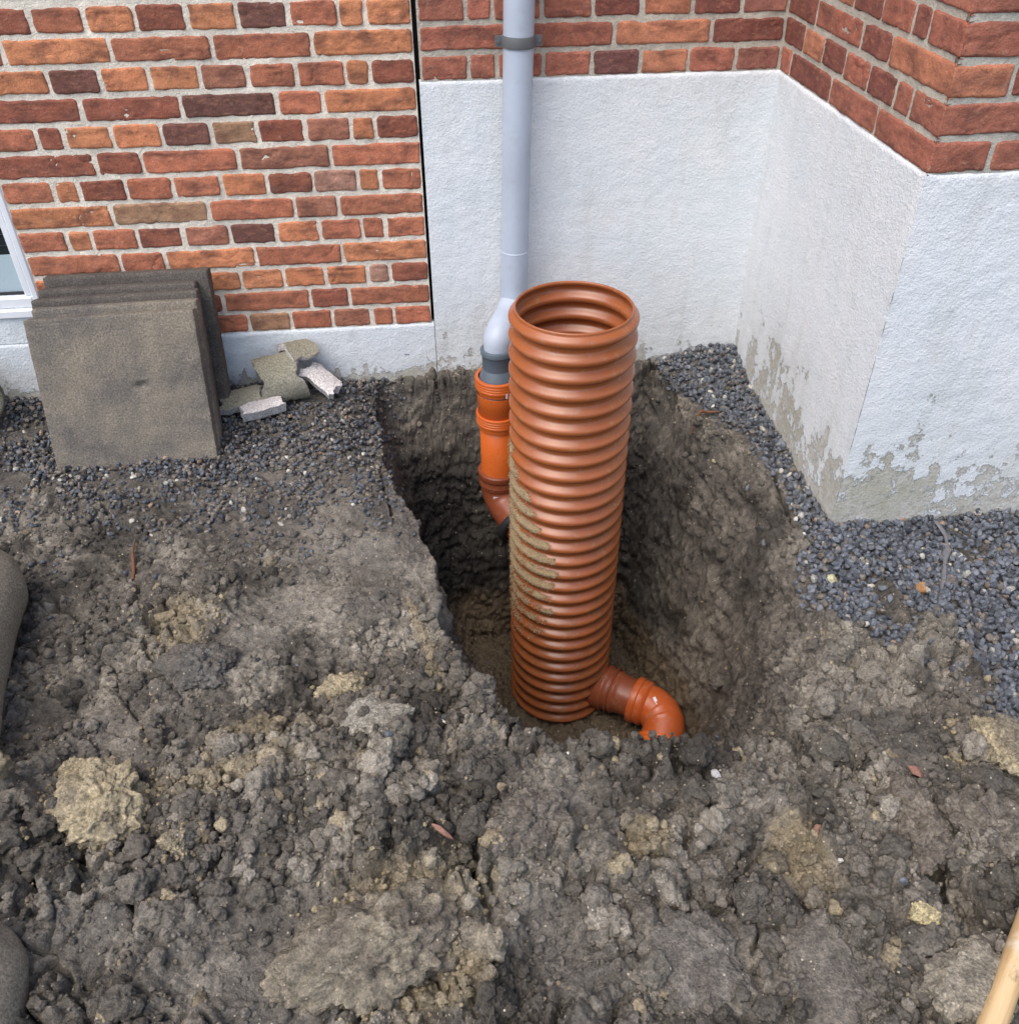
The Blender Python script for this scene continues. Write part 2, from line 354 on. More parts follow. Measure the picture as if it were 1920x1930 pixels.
# ---------------------------------------------------------------- the building
ZT, CP, JT = 0.15, 0.0663, 0.0125          # plinth top, course pitch, joint
XW, YD, ZB = 1.0108, 0.8344, 0.8171        # return wall x, its depth, upper plinth top
bld = empty('brick_building', (0, 0, 0), 'red brick house wall with a white painted base, one corner stepping forward at right', 'building')
PAL = {'o': (0.53, 0.215, 0.115), 'r': (0.43, 0.160, 0.100), 'd': (0.265, 0.094, 0.066), 'P': (0.165, 0.076, 0.066), 'g': (0.34, 0.20, 0.13),
       'm': (0.36, 0.155, 0.11), 'p': (0.42, 0.24, 0.19)}
def plane_map(kind):
    # (s, z, out) -> xyz ; normal outwards
    if kind == 'Y0': return lambda s, z, o: np.stack([s, -o, z], -1)
    if kind == 'RET': return lambda s, z, o: np.stack([XW - o, s, z], -1)
    return lambda s, z, o: np.stack([s, -YD - o, z], -1)
def add_brick(mb, kind, s0, s1, z0, z1, colr, step=0.0035, sharp0=False, sharp1=False, proud=0.0036):
    f = plane_map(kind); Ls, Lz = s1 - s0, z1 - z0
    nu = max(6, int(Ls / step)); nv = max(5, int(Lz / step))
    u = np.linspace(-1, 1, nu); v = np.linspace(-1, 1, nv)
    u = np.sign(u) * (1 - (1 - np.abs(u)) ** 1.25); v = np.sign(v) * (1 - (1 - np.abs(v)) ** 1.25)
    U, Vv = np.meshgrid(u, v, indexing='ij'); U = U.ravel(); Vv = Vv.ravel()
    hx, hz = Ls / 2, Lz / 2; r = random.uniform(0.008, 0.015)
    x = U * hx; z = Vv * hz
    # round the corners: pull points outside the corner circles inwards
    ax = np.abs(x) - (hx - r); az = np.abs(z) - (hz - r); c = (ax > 0) & (az > 0)
    if sharp0: c &= ~(x < 0)
    if sharp1: c &= ~(x > 0)
    d = np.maximum(np.maximum(ax, az), 1e-6); q = np.hypot(np.maximum(ax, 0), np.maximum(az, 0)) + 1e-9
    k = np.where(c, d / q, 1.0); x = np.where(c, np.sign(x) * (hx - r + ax * k), x); z = np.where(c, np.sign(z) * (hz - r + az * k), z)
    cs, cz = (s0 + s1) / 2, (z0 + z1) / 2
    ex = hx - np.abs(x); ez = hz - np.abs(z)
    if sharp0: ex = np.where(x < 0, 1.0, ex)
    if sharp1: ex = np.where(x > 0, 1.0, ex)
    edge = np.minimum(ex, ez)
    P3 = f(cs + x, cz + z, x * 0); Pn = P3 + np.array([hash((round(cs, 3), round(cz, 3))) % 97 * 0.37, 0, 0])
    wob = fbm(P3 * 42, 3, 5) * 0.0058 * sstep(0.012, 0.0, edge)
    rx = 0 if (sharp0 or sharp1) else 1
    x = x + rx * np.sign(x) * wob * sstep(0.012, 0, ex); z = z + np.sign(z) * wob * sstep(0.012, 0, ez)
    o = proud + 0.0024 * fbm(Pn * 22, 4, 3) * 2 - 0.0042 * sstep(0.005, 0.0, edge + fbm(Pn * 60, 2, 9) * .004)
    cr = np.abs(fbm(Pn * np.array([9, 9, 26]), 3, 21)); o = o - 0.0028 * sstep(0.022, 0.0, cr) * sstep(-.1, .15, fbm(Pn * 11, 2, 33))
    bd = (np.abs(U) > 0.999) | (np.abs(Vv) > 0.999)
    if sharp0: bd &= ~((U < -.999) & (np.abs(Vv) < .999))
    if sharp1: bd &= ~((U > .999) & (np.abs(Vv) < .999))
    o = np.where(bd, -0.008, o)
    if sharp0: o = np.where(U < -.999, proud - .0015, o)
    if sharp1: o = np.where(U > .999, proud - .0015, o)
    V = f(cs + x, cz + z, o)
    tint = np.array(colr)[None] * (1 + 0.25 * fbm(Pn * 13, 3, 8))[:, None]
    flip = {'Y0': False, 'RET': True, 'FR': False}[kind]
    mb.add(V, gridfaces(nu, nv, 0, flip), tint)
def jitcol(ch, warm=1.0):
    c = np.array(PAL[ch]) * random.uniform(0.88, 1.12); c[0] *= random.uniform(.96, 1.04); return tuple(c * np.array(warm))
def mortar_sheet(mb, kind, s0, s1, z0, z1, colr, step=0.005, seed=0, base=0.0):
    f = plane_map(kind); nu = int((s1 - s0) / step) + 2; nv = int((z1 - z0) / step) + 2
    U, Vv = np.meshgrid(np.linspace(s0, s1, nu), np.linspace(z0, z1, nv), indexing='ij'); U = U.ravel(); Vv = Vv.ravel()
    P = f(U, Vv, U * 0); o = base + 0.0035 * fbm(P * 45, 3, 40 + seed) + 0.004 * fbm(P * 9, 2, 50 + seed)
    mb.add(f(U, Vv, o), gridfaces(nu, nv, 0, kind == 'RET'), np.array(colr)[None] * (1 + .25 * fbm(P * 6, 3, 60))[:, None], 1)

RND = 'orrordomrdro'
left_rows = {1: ([-0.8231, -0.7002, -0.5847, -0.4646, -0.3472, -0.2269, -0.1087, -0.0451], 'drodoProo'), 2: ([-0.9081, -0.6589, -0.4192, -0.1806], 'dorro'),
    3: ([-0.8226, -0.7004, -0.5835, -0.4612, -0.3468, -0.2284, -0.1077, -0.046], 'oPoomrrod'), 4: ([-0.7651, -0.5223, -0.2867, -0.1702], 'ddPro'),
    5: ([-0.892, -0.8254, -0.7089, -0.5849, -0.4619, -0.3459, -0.225, -0.1079, -0.0459], 'rdooPgdmod'), 6: ([-0.7675, -0.6517, -0.408, -0.1686], 'ddrmr'),
    7: ([-0.8925, -0.8281, -0.7092, -0.5874, -0.4633, -0.3431, -0.2234, -0.1055, -0.0449], 'rodrrodpor'), 8: ([-0.7625, -0.5103, -0.2823, -0.1657], 'ogrmr'),
    9: ([-0.8976, -0.8323, -0.712, -0.5908, -0.4673, -0.3428, -0.2247, -0.1085, -0.0436], 'rordmPorrr'), 10: ([-0.776, -0.6546, -0.4091, -0.1711], 'rroro'),
    11: ([-0.895, -0.83, -0.71, -0.585, -0.4609, -0.3425, -0.2248, -0.1063, -0.0429], 'orrroooopd'), 12: ([-0.765, -0.5242, -0.2783, -0.1651], 'rdrdr'),
    13: ([-0.9, -0.83, -0.71, -0.585, -0.4645, -0.3423, -0.2222, -0.1076, -0.0429], 'rorrrgrmrr')}
XWIN = -1.018
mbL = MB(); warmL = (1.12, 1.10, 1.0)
def row(mb, kind, joints, chars, a, b, z0, **kw):
    e = [a - JT / 2] + sorted(joints) + [b + JT / 2]
    for k in range(len(e) - 1):
        if e[k + 1] - e[k] < 0.025: continue
        ch = chars[k % len(chars)]
        dz0, dz1 = random.uniform(-.001, .0015), random.uniform(-.0015, .001)
        s0, s1 = e[k] + JT / 2 - .0026 + random.uniform(-.0015, .001), e[k + 1] - JT / 2 + .0026 + random.uniform(-.001, .0015)
        sh0 = kw.get('sharp0', False) and k == 0; sh1 = kw.get('sharp1', False) and k == len(e) - 2
        if sh0: s0 = a
        if sh1: s1 = b
        add_brick(mb, kind, s0, s1, z0 - .0024 + dz0, z0 + .0024 + CP - JT + dz1, jitcol(ch, kw.get('warm', 1.0)) if not kw.get('cols') else kw['cols'][k], kw.get('step', 0.0035), sh0, sh1)
for k, (j, ch) in left_rows.items():
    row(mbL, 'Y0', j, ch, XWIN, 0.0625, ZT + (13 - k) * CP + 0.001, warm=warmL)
for k in range(13, 34):                          # courses above the picture, coarser
    z0 = ZT + k * CP + 0.001
    if k % 2: j = list(np.arange(-0.17, -1.0, -0.24))
    else: j = [-0.0455] + list(np.arange(-0.1075, -1.0, -0.12))
    row(mbL, 'Y0', j, RND[k % 5:] + RND, XWIN, 0.0625, z0, warm=warmL, step=0.02)
for k in range(0, 34):                           # beyond the window, out of frame
    z0 = ZT + k * CP + 0.001
    if z0 > 1.62: row(mbL, 'Y0', list(np.arange(-1.25, -2.0, -0.24)), RND[k % 4:] + RND, -2.2, XWIN - JT, z0, warm=warmL, step=0.03)
    row(mbL, 'Y0', list(np.arange(-2.42, -3.3, -0.24 if k % 2 else -0.12)), RND[k % 4:] + RND, -3.4, -2.2 - JT, z0, warm=warmL, step=0.03)
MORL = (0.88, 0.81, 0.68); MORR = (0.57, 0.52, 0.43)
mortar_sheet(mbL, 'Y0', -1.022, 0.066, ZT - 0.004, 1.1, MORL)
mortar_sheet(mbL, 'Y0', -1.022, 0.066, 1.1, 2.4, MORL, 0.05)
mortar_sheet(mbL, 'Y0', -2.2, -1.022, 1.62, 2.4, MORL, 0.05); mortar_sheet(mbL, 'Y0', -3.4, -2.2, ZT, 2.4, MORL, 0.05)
mbL.box((-1.022, 0.012, -0.8), (0.0655, 0.30, 2.4), MORL, 1); mbL.box((-2.2, 0.012, 1.62), (-1.023, 0.30, 2.4), MORL, 1)
mbL.box((-3.4, 0.012, -0.8), (-2.201, 0.30, 2.4), MORL, 1); mbL.box((-2.2, 0.012, -0.8), (-1.023, 0.30, 0.155), MORL, 1)
# smeared pointing at the right-hand edge of the left wall
wL = mbL.build('wall', [M_brick, M_mortar], bld); tag(wL, 'orange red brick wall with wide pale joints beside the window')

# back section + return + front of the projecting corner
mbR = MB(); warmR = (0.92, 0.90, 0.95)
back = {0: ([0.2009, 0.2719, 0.3905, 0.5155, 0.6402, 0.7644, 0.8883], 'rrrrPorm'), 1: ([0.3112, 0.5685, 0.818], 'rrod'), 2: ([0.1966, 0.2624, 0.3844, 0.5114, 0.6342, 0.7621, 0.887], 'rrrrdodm')}
ret = {0: ([-0.0724, -0.3353, -0.5882], 'rdrr'), 1: ([-0.1315, -0.2556, -0.3834, -0.5147, -0.6422, -0.7125], 'dodrdrr'), 2: ([-0.1818, -0.4406, -0.5808], 'drdo'), 3: ([-0.2437, -0.3716, -0.5094, -0.6437, -0.7084], 'dodrdr')}
frn = {0: ([1.1254], 'rr'), 1: ([1.262], 'rr'), 2: ([1.1224], 'rd'), 3: ([1.262], 'Pr')}
XE = 3.6
for k in range(0, 24):
    z0 = ZB + k * CP + 0.001; st = 0.0035 if k < 5 else 0.02
    jb, cb = back.get(k, (list(np.arange(0.30, 1.0, 0.24)) if k % 2 else list(np.arange(0.2, .95, 0.12)), RND[k % 6:] + RND))
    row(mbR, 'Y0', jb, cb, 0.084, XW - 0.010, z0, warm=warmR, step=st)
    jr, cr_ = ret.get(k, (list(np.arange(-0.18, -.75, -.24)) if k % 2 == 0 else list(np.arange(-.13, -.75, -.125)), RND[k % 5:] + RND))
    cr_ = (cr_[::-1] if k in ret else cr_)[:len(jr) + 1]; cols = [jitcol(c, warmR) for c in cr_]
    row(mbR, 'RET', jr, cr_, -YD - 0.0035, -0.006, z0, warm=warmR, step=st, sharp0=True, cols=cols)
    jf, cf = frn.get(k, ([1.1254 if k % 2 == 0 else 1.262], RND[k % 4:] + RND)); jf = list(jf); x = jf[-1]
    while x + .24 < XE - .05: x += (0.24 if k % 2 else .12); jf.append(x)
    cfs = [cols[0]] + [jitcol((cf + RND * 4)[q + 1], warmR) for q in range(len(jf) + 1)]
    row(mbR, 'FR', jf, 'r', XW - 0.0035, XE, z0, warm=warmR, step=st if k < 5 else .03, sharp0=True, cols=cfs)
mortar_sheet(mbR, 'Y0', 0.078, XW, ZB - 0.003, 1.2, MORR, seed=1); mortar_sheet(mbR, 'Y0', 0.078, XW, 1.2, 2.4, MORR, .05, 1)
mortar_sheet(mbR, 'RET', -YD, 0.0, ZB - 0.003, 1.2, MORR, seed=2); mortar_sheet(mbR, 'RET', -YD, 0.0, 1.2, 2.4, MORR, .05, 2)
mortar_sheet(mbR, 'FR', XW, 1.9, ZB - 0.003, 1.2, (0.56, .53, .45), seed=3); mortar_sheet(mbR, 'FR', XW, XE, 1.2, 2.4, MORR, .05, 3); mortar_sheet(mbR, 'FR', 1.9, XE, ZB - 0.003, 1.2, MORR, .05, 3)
mbR.box((0.079, 0.012, -0.8), (XW, 0.30, 2.4), MORR, 1)
mbR.box((XW + 0.012, -YD + 0.012, -0.8), (XE, 0.30, 2.4), MORR, 1); mbR.box((XW - .0005, -YD - .0005, ZB), (XW + .0119, -YD + .0119, 2.4), MORR, 1); mbR.box((.0662, .016, ZT), (.0778, .05, 2.4), (.03, .028, .025), 1); mbR.box((.0662, .0125, ZT), (.0685, .0155, 2.4), (.05, .045, .04), 1)
wR = mbR.build('wall', [M_brick, M_mortar], bld); tag(wR, 'darker red brick above the tall white base, with greyer joints')

def plinth(kind, s0, s1, z0, z1, m, label, seed, step=0.006, out=0.004, top_round=0.006, s_out0=None, lump=1.0, corner=None):
    f = plane_map(kind); mb = MB()
    nu = int((s1 - s0) / step) + 2; zz = np.concatenate([np.linspace(z0, -0.08, 8)[:-1], np.arange(-0.08, z1 - 0.012, step), z1 - 0.012 + 0.012 * np.sin(np.linspace(0, math.pi / 2, 6))])
    U, Z = np.meshgrid(np.linspace(s0, s1, nu), zz, indexing='ij'); P = f(U.ravel(), Z.ravel(), U.ravel() * 0)
    o = out + lump * (0.0045 * fbm(P * 2.5, 2, seed) + 0.0018 * fbm(P * 38, 3, seed + 3) + 0.0010 * fbm(P * 120, 2, seed + 5))
    e = np.clip((Z.ravel() - (z1 - 0.012)) / 0.012, 0, 1); o = o - 0.010 * (1 - np.sqrt(np.clip(1 - e * e, 0, 1)))
    if corner is not None:                       # let two faces meet at the arris
        t = sstep(0.03, 0.0, np.abs(U.ravel() - corner)); o = o * (1 - t) + out * t + t * 0.0035 * fbm(np.stack([P[:, 2] * 30, P[:, 2] * 0, P[:, 2] * 0], -1), 3, 77)
    zt = Z.ravel() + e * 0.005 * fbm(P * 22, 3, seed + 7)
    V = f(U.ravel(), zt, o); mb.add(V, gridfaces(nu, len(zz), 0, kind == 'RET')); ob = mb.build('plinth', [m], bld); tag(ob, label); return ob
plinth('Y0', -3.4, 0.0725, -0.8, ZT, M_plL, 'low white painted base under the left brick wall', 100, 0.006)
plinth('Y0', 0.0745, XW, -0.8, ZB, M_plB, 'tall white painted base behind the pipes', 110)
plinth('RET', -YD - 0.004, 0.0, -0.8, ZB, M_plR, 'white painted base on the side of the projecting corner, dirty at its foot', 120, corner=-YD - 0.004)
plinth('FR', XW - 0.004, XE, -0.8, ZB, M_plR, 'white painted base on the front of the projecting corner, paint flaking low down', 130, 0.008, corner=XW - 0.004, lump=1.5)

# window
win = bpy.data.objects.new('window', None); COL.objects.link(win); win.parent = bld
mb = MB(); zb_, zt_, xl, xr = 0.232, 1.60, -2.19, -1.021
def fr_box(mb, x0, x1, z0, z1, y0, y1, bev=0.004):
    # box with a chamfered front edge
    V = [(x0, y1, z0), (x1, y1, z0), (x1, y1, z1), (x0, y1, z1), (x0, y0 + bev, z0), (x1, y0 + bev, z0), (x1, y0 + bev, z1), (x0, y0 + bev, z1),
         (x0 + bev, y0, z0 + bev), (x1 - bev, y0, z0 + bev), (x1 - bev, y0, z1 - bev), (x0 + bev, y0, z1 - bev)]
    mb.add(V, [(0, 4, 5, 1), (1, 5, 6, 2), (2, 6, 7, 3), (3, 7, 4, 0), (4, 8, 9, 5), (5, 9, 10, 6), (6, 10, 11, 7), (7, 11, 8, 4), (8, 11, 10, 9)])
fr_box(mb, xl, xr, zb_, zb_ + 0.026, -0.012, 0.09); fr_box(mb, xr - 0.020, xr, zb_ + 0.0262, zt_, -0.004, 0.09); fr_box(mb, xl, xl + 0.028, zb_ + 0.0262, zt_, -0.004, 0.09); fr_box(mb, xl + .0282, xr - .0282, zt_ - 0.028, zt_, -0.004, 0.09)
mb.build('frame', [M_white], win, smooth=False); mb = MB()
a0, a1, b0, b1 = xl + 0.029, xr - 0.021, zb_ + 0.0265, zt_ - 0.029
fr_box(mb, a0, a1, b0, b0 + 0.032, -0.002, 0.08); fr_box(mb, a1 - 0.020, a1, b0 + .0322, b1, 0.006, 0.08); fr_box(mb, a0, a0 + .03, b0 + .0322, b1, 0.006, 0.08); fr_box(mb, a0 + .0302, a1 - .0302, b1 - .03, b1, .006, .08)
sash = mb.build('sash', [M_white], win, smooth=False); mb = MB(); mb.box((a0 + .03, .018, b0 + .032), (a1 - .02, .024, b0 + .040)); mb.build('gasket', [M_rubber], win, smooth=False)
g0, g1 = a0 + .0302, a1 - .0202
mb = MB(); mb.box((g0, .026, b0 + .033), (g1, .034, 0.405)); p = mb.build('pane', [M_pane_l], win, smooth=False); tag(p, 'pale frosted lower pane')
mb = MB(); mb.box((g0, .026, 0.4055), (g1, .034, b1 - .03)); p = mb.build('pane', [M_pane_d], win, smooth=False); tag(p, 'dark clear upper pane')
mb = MB()
for k in range(14): mb.box((g0, .0225, 0.43 + k * 0.031), (g1, .0255, 0.4315 + k * 0.031))
mb.build('glazing_lines', [M_blind], win, smooth=False)
mbp = MB(); nu = 90
U, Z = np.meshgrid(np.linspace(-2.2, -0.99, nu * 2), np.linspace(0.1515, 0.231, 14), indexing='ij'); P = np.stack([U.ravel(), U.ravel() * 0, Z.ravel()], -1)
mbp.add(np.stack([U.ravel(), -0.002 - 0.004 * fbm(P * 30, 3, 9), Z.ravel()], -1), gridfaces(nu * 2, 14)); mbp.build('sill', [M_plL], win)
# ---------------------------------------------------------------- ground: one sheet with the pit dug in it
rim = np.array([(-.11, -.025), (-.11, -.20), (-.090, -.42), (-.025, -.72), (.040, -1.02), (.090, -1.27), (.150, -1.40), (.30, -1.445), (.50, -1.485), (.66, -1.49), (.78, -1.36), (.87, -1.15), (.925, -.92), (.945, -.66), (.915, -.44), (.80, -.30), (.765, -.15), (.755, -.02), (.40, -.012)])
flo = np.array([(.13, -.24), (.12, -.45), (.12, -.66), (.19, -.93), (.38, -1.00), (.62, -1.02), (.76, -.92), (.77, -.76), (.69, -.52), (.645, -.26), (.40, -.22)])
def poly_sd(P, poly):
    """signed distance, positive inside"""
    d = np.full(len(P), 1e9); ins = np.zeros(len(P), bool); n = len(poly)
    for k in range(n):
        a, b = poly[k], poly[(k + 1) % n]; e = b - a; q = P - a; t = np.clip((q @ e) / (e @ e), 0, 1)
        d = np.minimum(d, np.hypot(q[:, 0] - e[0] * t, q[:, 1] - e[1] * t))
        c = ((a[1] > P[:, 1]) != (b[1] > P[:, 1])) & (P[:, 0] < (b[0] - a[0]) * (P[:, 1] - a[1]) / (b[1] - a[1] + 1e-12) + a[0]); ins ^= c
    return np.where(ins, d, -d)
def macro(X, Y):
    """large shape of the ground and pit (z) and the pit parameter t"""
    P = np.stack([X, Y], -1); Q = np.stack([X * 3, Y * 3, X * 0], -1)
    g_f = (0.006 + .030 * sstep(.45, .60, X)) * np.exp(-(np.maximum(0, np.abs(X - .42) - .26) / .10) ** 2) * np.exp(-((Y + 1.46) / .10) ** 2)
    jit = np.stack([fbm(Q * 2.2, 3, 200), fbm(Q * 2.2 + 5.2, 3, 207)], -1) * 0.085; jit = jit * sstep(0., -.14, Y)[:, None]
    dr = poly_sd(P + jit, rim); df = -poly_sd(P + jit * 0.6, flo)
    t = np.where(dr > 0, dr / (dr + np.maximum(df, 0) + 1e-6), 0.0)
    g = -0.022 + 0.030 * fbm(Q, 3, 220)
    g = g + 0.045 * sstep(-1.30, -1.75, Y) * (0.4 + fbm(Q * 1.3, 2, 230)) + 0.03 * sstep(-1.2, -1.5, Y)
    g = g + 0.035 * np.exp(-((X - .93) ** 2 + (Y - .0) ** 2) / .03) - 0.02 * sstep(.95, 1.2, X) * sstep(-.7, -.9, Y)
    g = g + 0.03 * np.exp(-((X + .42) ** 2 / .06 + (Y + 1.15) ** 2 / .02)) + .02 * sstep(-.3, -.7, X) * sstep(-1.3, -1.6, Y)
    g = g - 0.03 * sstep(-0.10, 0.0, dr) * sstep(-1.15, -.6, Y) * sstep(-.03, -.15, Y)           # rounded lip on the sides
    ex = 0.85 + .55 * sstep(.55, .85, X) * sstep(-.2, -.5, Y) - .28 * sstep(.22, .10, X) * sstep(-.15, -.4, Y); prof = t ** ex
    led = 0.06 * np.sin(t * 9 + X * 3) * t * (1 - t)
    fl = -0.955 + 0.05 * fbm(Q * 2, 3, 240) + 0.20 * sstep(.27, .12, X) * sstep(-.25, -.7, Y) + .05 * np.exp(-((X - .24) ** 2 / .004 + (Y + .86) ** 2 / .01)) + .06 * sstep(-.85, -1.0, Y)
    g = g - .05 * np.exp(-((X + .66) ** 2 + (Y + 1.60) ** 2) / .003) - .06 * np.exp(-(((X - .815) * 1.0 + (Y + 1.80) * .25) ** 2 / .0006 + (Y + 1.80) ** 2 / .012)) - .05 * np.exp(-((X + .22) ** 2 / .0022 + (Y + 1.335) ** 2 / .0012)) - .05 * np.exp(-((X - .0) ** 2 / .0018 + (Y + 1.60) ** 2 / .0012)) - .045 * np.exp(-((X - .40) ** 2 / .002 + (Y + 1.79) ** 2 / .0006)) - .05 * np.exp(-((X - .70) ** 2 / .001 + (Y + 2.01) ** 2 / .002)); g = g - g_f; z = g * (1 - prof) + (fl) * np.clip(prof + led, 0, 1)
    return z, t, dr
def axis(parts):
    out = []
    for a, b, s in parts: out.append(np.arange(a, b, s))
    return np.unique(np.round(np.concatenate(out), 5))
far = lambda a, n, sgn: a + sgn * np.cumsum(np.geomspace(0.02, 12, n))
xs = np.concatenate([far(-1.5, 26, -1)[::-1], axis([(-1.5, -.16, .0042), (-.16, .16, .0017), (.16, .62, .0042), (.62, .96, .0018), (.96, 1.8, .0044)]), [1.8], far(1.8, 26, 1)])
ys = np.concatenate([far(-2.12, 26, -1)[::-1], axis([(-2.12, -1.46, .0034), (-1.46, -.98, .0030), (-.98, -.30, .0040), (-.30, .02, .0020)]), [0.02, 0.06, 0.15, 0.4, 1, 3, 10, 40]])
GX, GY = np.meshgrid(xs, ys, indexing='ij'); X = GX.ravel(); Y = GY.ravel()
Z, T, DR = macro(X, Y)
nx, ny = len(xs), len(ys)
# under the house the sheet simply runs on, low
inside_b = (Y > 0.02) | ((X > XW + .03) & (Y > -YD + .03)); Z = np.where(inside_b, -0.30, Z)
Zg = Z.reshape(nx, ny)
gx = np.gradient(Zg, xs, axis=0).ravel(); gy = np.gradient(Zg, ys, axis=1).ravel()
Nn = np.stack([-gx, -gy, np.ones_like(gx)], -1); Nn /= np.linalg.norm(Nn, axis=1)[:, None]
P = np.stack([X, Y, Z], -1)
act = (X > -1.5) & (X < 1.82) & (Y > -2.15) & (Y < 0.03)
A = P[act]; wallf = sstep(0.05, 0.2, T[act]) * sstep(1.0, .9, T[act]); Nz = Nn[act]
# masks
def gauss(cx, cy, rx, ry, rot=0.0):
    dx, dy = A[:, 0] - cx, A[:, 1] - cy; c, s = math.cos(rot), math.sin(rot); u, v = dx * c + dy * s, -dx * s + dy * c
    return np.exp(-((u / rx) ** 2 + (v / ry) ** 2))
# smooth dug faces / smear patches
smear = .75 * sstep(0.11, 0.22, fbm(A * np.array([3.2, 4.5, 3.0]), 3, 300)) * 0.9
smear = np.maximum(smear, 0.85 * gauss(-.08, -.85, .12, .35, .1)); smear = np.maximum(smear, .8 * gauss(.35, -1.55, .16, .05, -.3)); smear = np.maximum(smear, .9 * gauss(.42, -1.85, .10, .12, .3))
smear = np.maximum(smear, .8 * gauss(.57, -1.92, .07, .12)); smear = np.maximum(smear, .85 * wallf); 
for a_ in [(-.13, -.80, .16, .30, .12, 1.), (-.30, -1.02, .12, .07, .2, .9), (.30, -1.60, .16, .07, -.2, .85), (.55, -1.62, .10, .06, .3, .85), (-.55, -1.75, .12, .06, .1, .7), (.18, -1.83, .07, .12, .4, .85), (-.28, -1.62, .08, .06, .3, .7), (.85, -1.45, .10, .06, .3, .8)]: smear = np.maximum(smear, a_[5] * gauss(*a_[:5]))
smear = np.clip(smear, 0, 1)
rough = 1 - 0.88 * smear
gravL = sstep(-.92, -.26, A[:, 1] + .34 * fbm(A * 6, 4, 310)) * sstep(.03, -.12, A[:, 0]) * (1 - wallf)
stripw = np.interp(A[:, 1], [-1.02, -.85, -.6, -.42, -.28, -.12, 0], [.12, .085, .06, .085, .15, .22, .26])
gq = A[:, 0] - (XW - stripw) + .07 * fbm(A * 9, 3, 312); gl_ = A[:, 0] - (.865 + np.clip(-1.10 - A[:, 1], 0, 9) * .56) + .13 * fbm(A * 6, 4, 314)
gravR = np.where(A[:, 1] > -.92, sstep(-.015, .02, gq), sstep(-.03, .05, gl_)) * (1 - wallf)
gravR = gravR * (1 - .85 * sstep(.10, .20, fbm(A * 7.5, 3, 316)) * sstep(-.9, -1.0, A[:, 1]))
grav = np.clip(gravL + gravR, 0, 1); rough = rough * (1 - .75 * grav)
warp = np.stack([fbm(A * 11, 2, 320), fbm(A * 11, 2, 324), fbm(A * 11, 2, 328)], -1)
def lumps(scale, seed, wamt=0.5, pl=0.6):
    f1, f2, i = cell(A * scale + warp * wamt, seed); dome = np.sqrt(np.clip(1 - (f1 / 0.85) ** 2, 0, 1)); plate = sstep(0.0, 0.30, f2 - f1) * (.75 + .35 * np.sin(A[:, 0] * scale * 2 * (i - .5) * 3 + A[:, 1] * scale * 3 * np.cos(i * 40)))
    return ((1 - pl) * dome + pl * plate) * (0.35 + .95 * i), f2 - f1, i
l1, e1, i1 = lumps(13, 400, 1.2, .6); l2, e2, i2 = lumps(30, 410, 1.5, .4); l3, e3, i3 = lumps(68, 420, 2.0, .2); l4, e4, i4 = lumps(150, 430, 2.0, 0.)
amp1 = sstep(-.12, .22, fbm(A * 4, 3, 330))
fg = 0.6 + 0.7 * sstep(-.9, -1.5, A[:, 1])       # coarser spoil towards the viewer
disp = rough * fg * (0.044 * l1 * amp1 + 0.020 * l2 + 0.0085 * l3 + 0.0036 * l4) + (.12 + .88 * rough) * .0030 * l4 + 0.040 * fbm(A * 7, 4, 340) * (1 - .5 * grav)
# deep cracks between clods
ck = sstep(0.10, 0.0, e1) * sstep(.02, .18, fbm(A * 5, 2, 350)); disp = disp - 0.042 * ck * rough * fg
# scraped faces inside the pit: ridges running down the slope, thin beds
sc = fbm(np.stack([A[:, 0] * 9 + A[:, 1] * 14, A[:, 1] * 6, A[:, 2] * 5 + A[:, 1] * 3], -1) * 2.2, 4, 360); bed = fbm(A * np.array([7, 7, 48]), 3, 366); por = fbm(A * 60, 3, 368)
wl1, _, wli = cell(A * np.array([26, 26, 34]) + warp * 2, 374); wd1 = np.sqrt(np.clip(1 - (wl1 / .85) ** 2, 0, 1)) * wli
disp = disp + wallf * (0.032 * sc + 0.016 * bed + 0.014 * por + .020 * np.abs(fbm(A * 16, 3, 369)) + .016 * wd1 * sstep(-.1, .1, fbm(A * 8, 2, 376)) + .006 * l3 + .004 * l4)
fine = 0.0035 * fbm(A * 130, 2, 370) + .006 * fbm(A * 45, 3, 372); disp = disp + fine
# keep the pit floor clear around the pipes, fade at the house
disp = np.where(T[act] > .93, disp * .5 + .012 * l3 + .006 * l4, disp); disp = disp * (1 - .5 * wallf * sstep(-.09, -.03, A[:, 1]) * (A[:, 0] < .9))
def crack(pts, wd, dp):
    d = np.full(len(A), 9.0); q = A[:, :2] + .012 * np.stack([fbm(A * 30, 2, 600), fbm(A * 30, 2, 605)], -1)
    for a, b in zip(pts[:-1], pts[1:]):
        a, b = np.array(a), np.array(b); e = b - a; t = np.clip(((q - a) @ e) / (e @ e), 0, 1); d = np.minimum(d, np.hypot(q[:, 0] - a[0] - e[0] * t, q[:, 1] - a[1] - e[1] * t))
    return dp * sstep(wd, wd * .3, d)
for pts_, wd_, dp_ in [([(.95, -.60), (.935, -.70), (.925, -.79), (.935, -.91)], .009, .06), ([(.83, -1.70), (.82, -1.76), (.80, -1.87)], .014, .07), ([(-.10, -.45), (-.09, -.55), (-.06, -.70)], .005, .03), ([(.30, -2.0), (.33, -1.93), (.36, -1.86)], .006, .04)]:
    disp = disp - crack(pts_, wd_, dp_)
disp = disp - 0.012
Nd = Nz * .55 * (1 - wallf)[:, None] + Nz * wallf[:, None]; Nd[:, 2] += .45 * (1 - wallf); Nd /= np.linalg.norm(Nd, axis=1)[:, None]; A2 = A + Nd * disp[:, None]
# never push the soil through the walls
A2[:, 1] = np.minimum(A2[:, 1], 0.02)
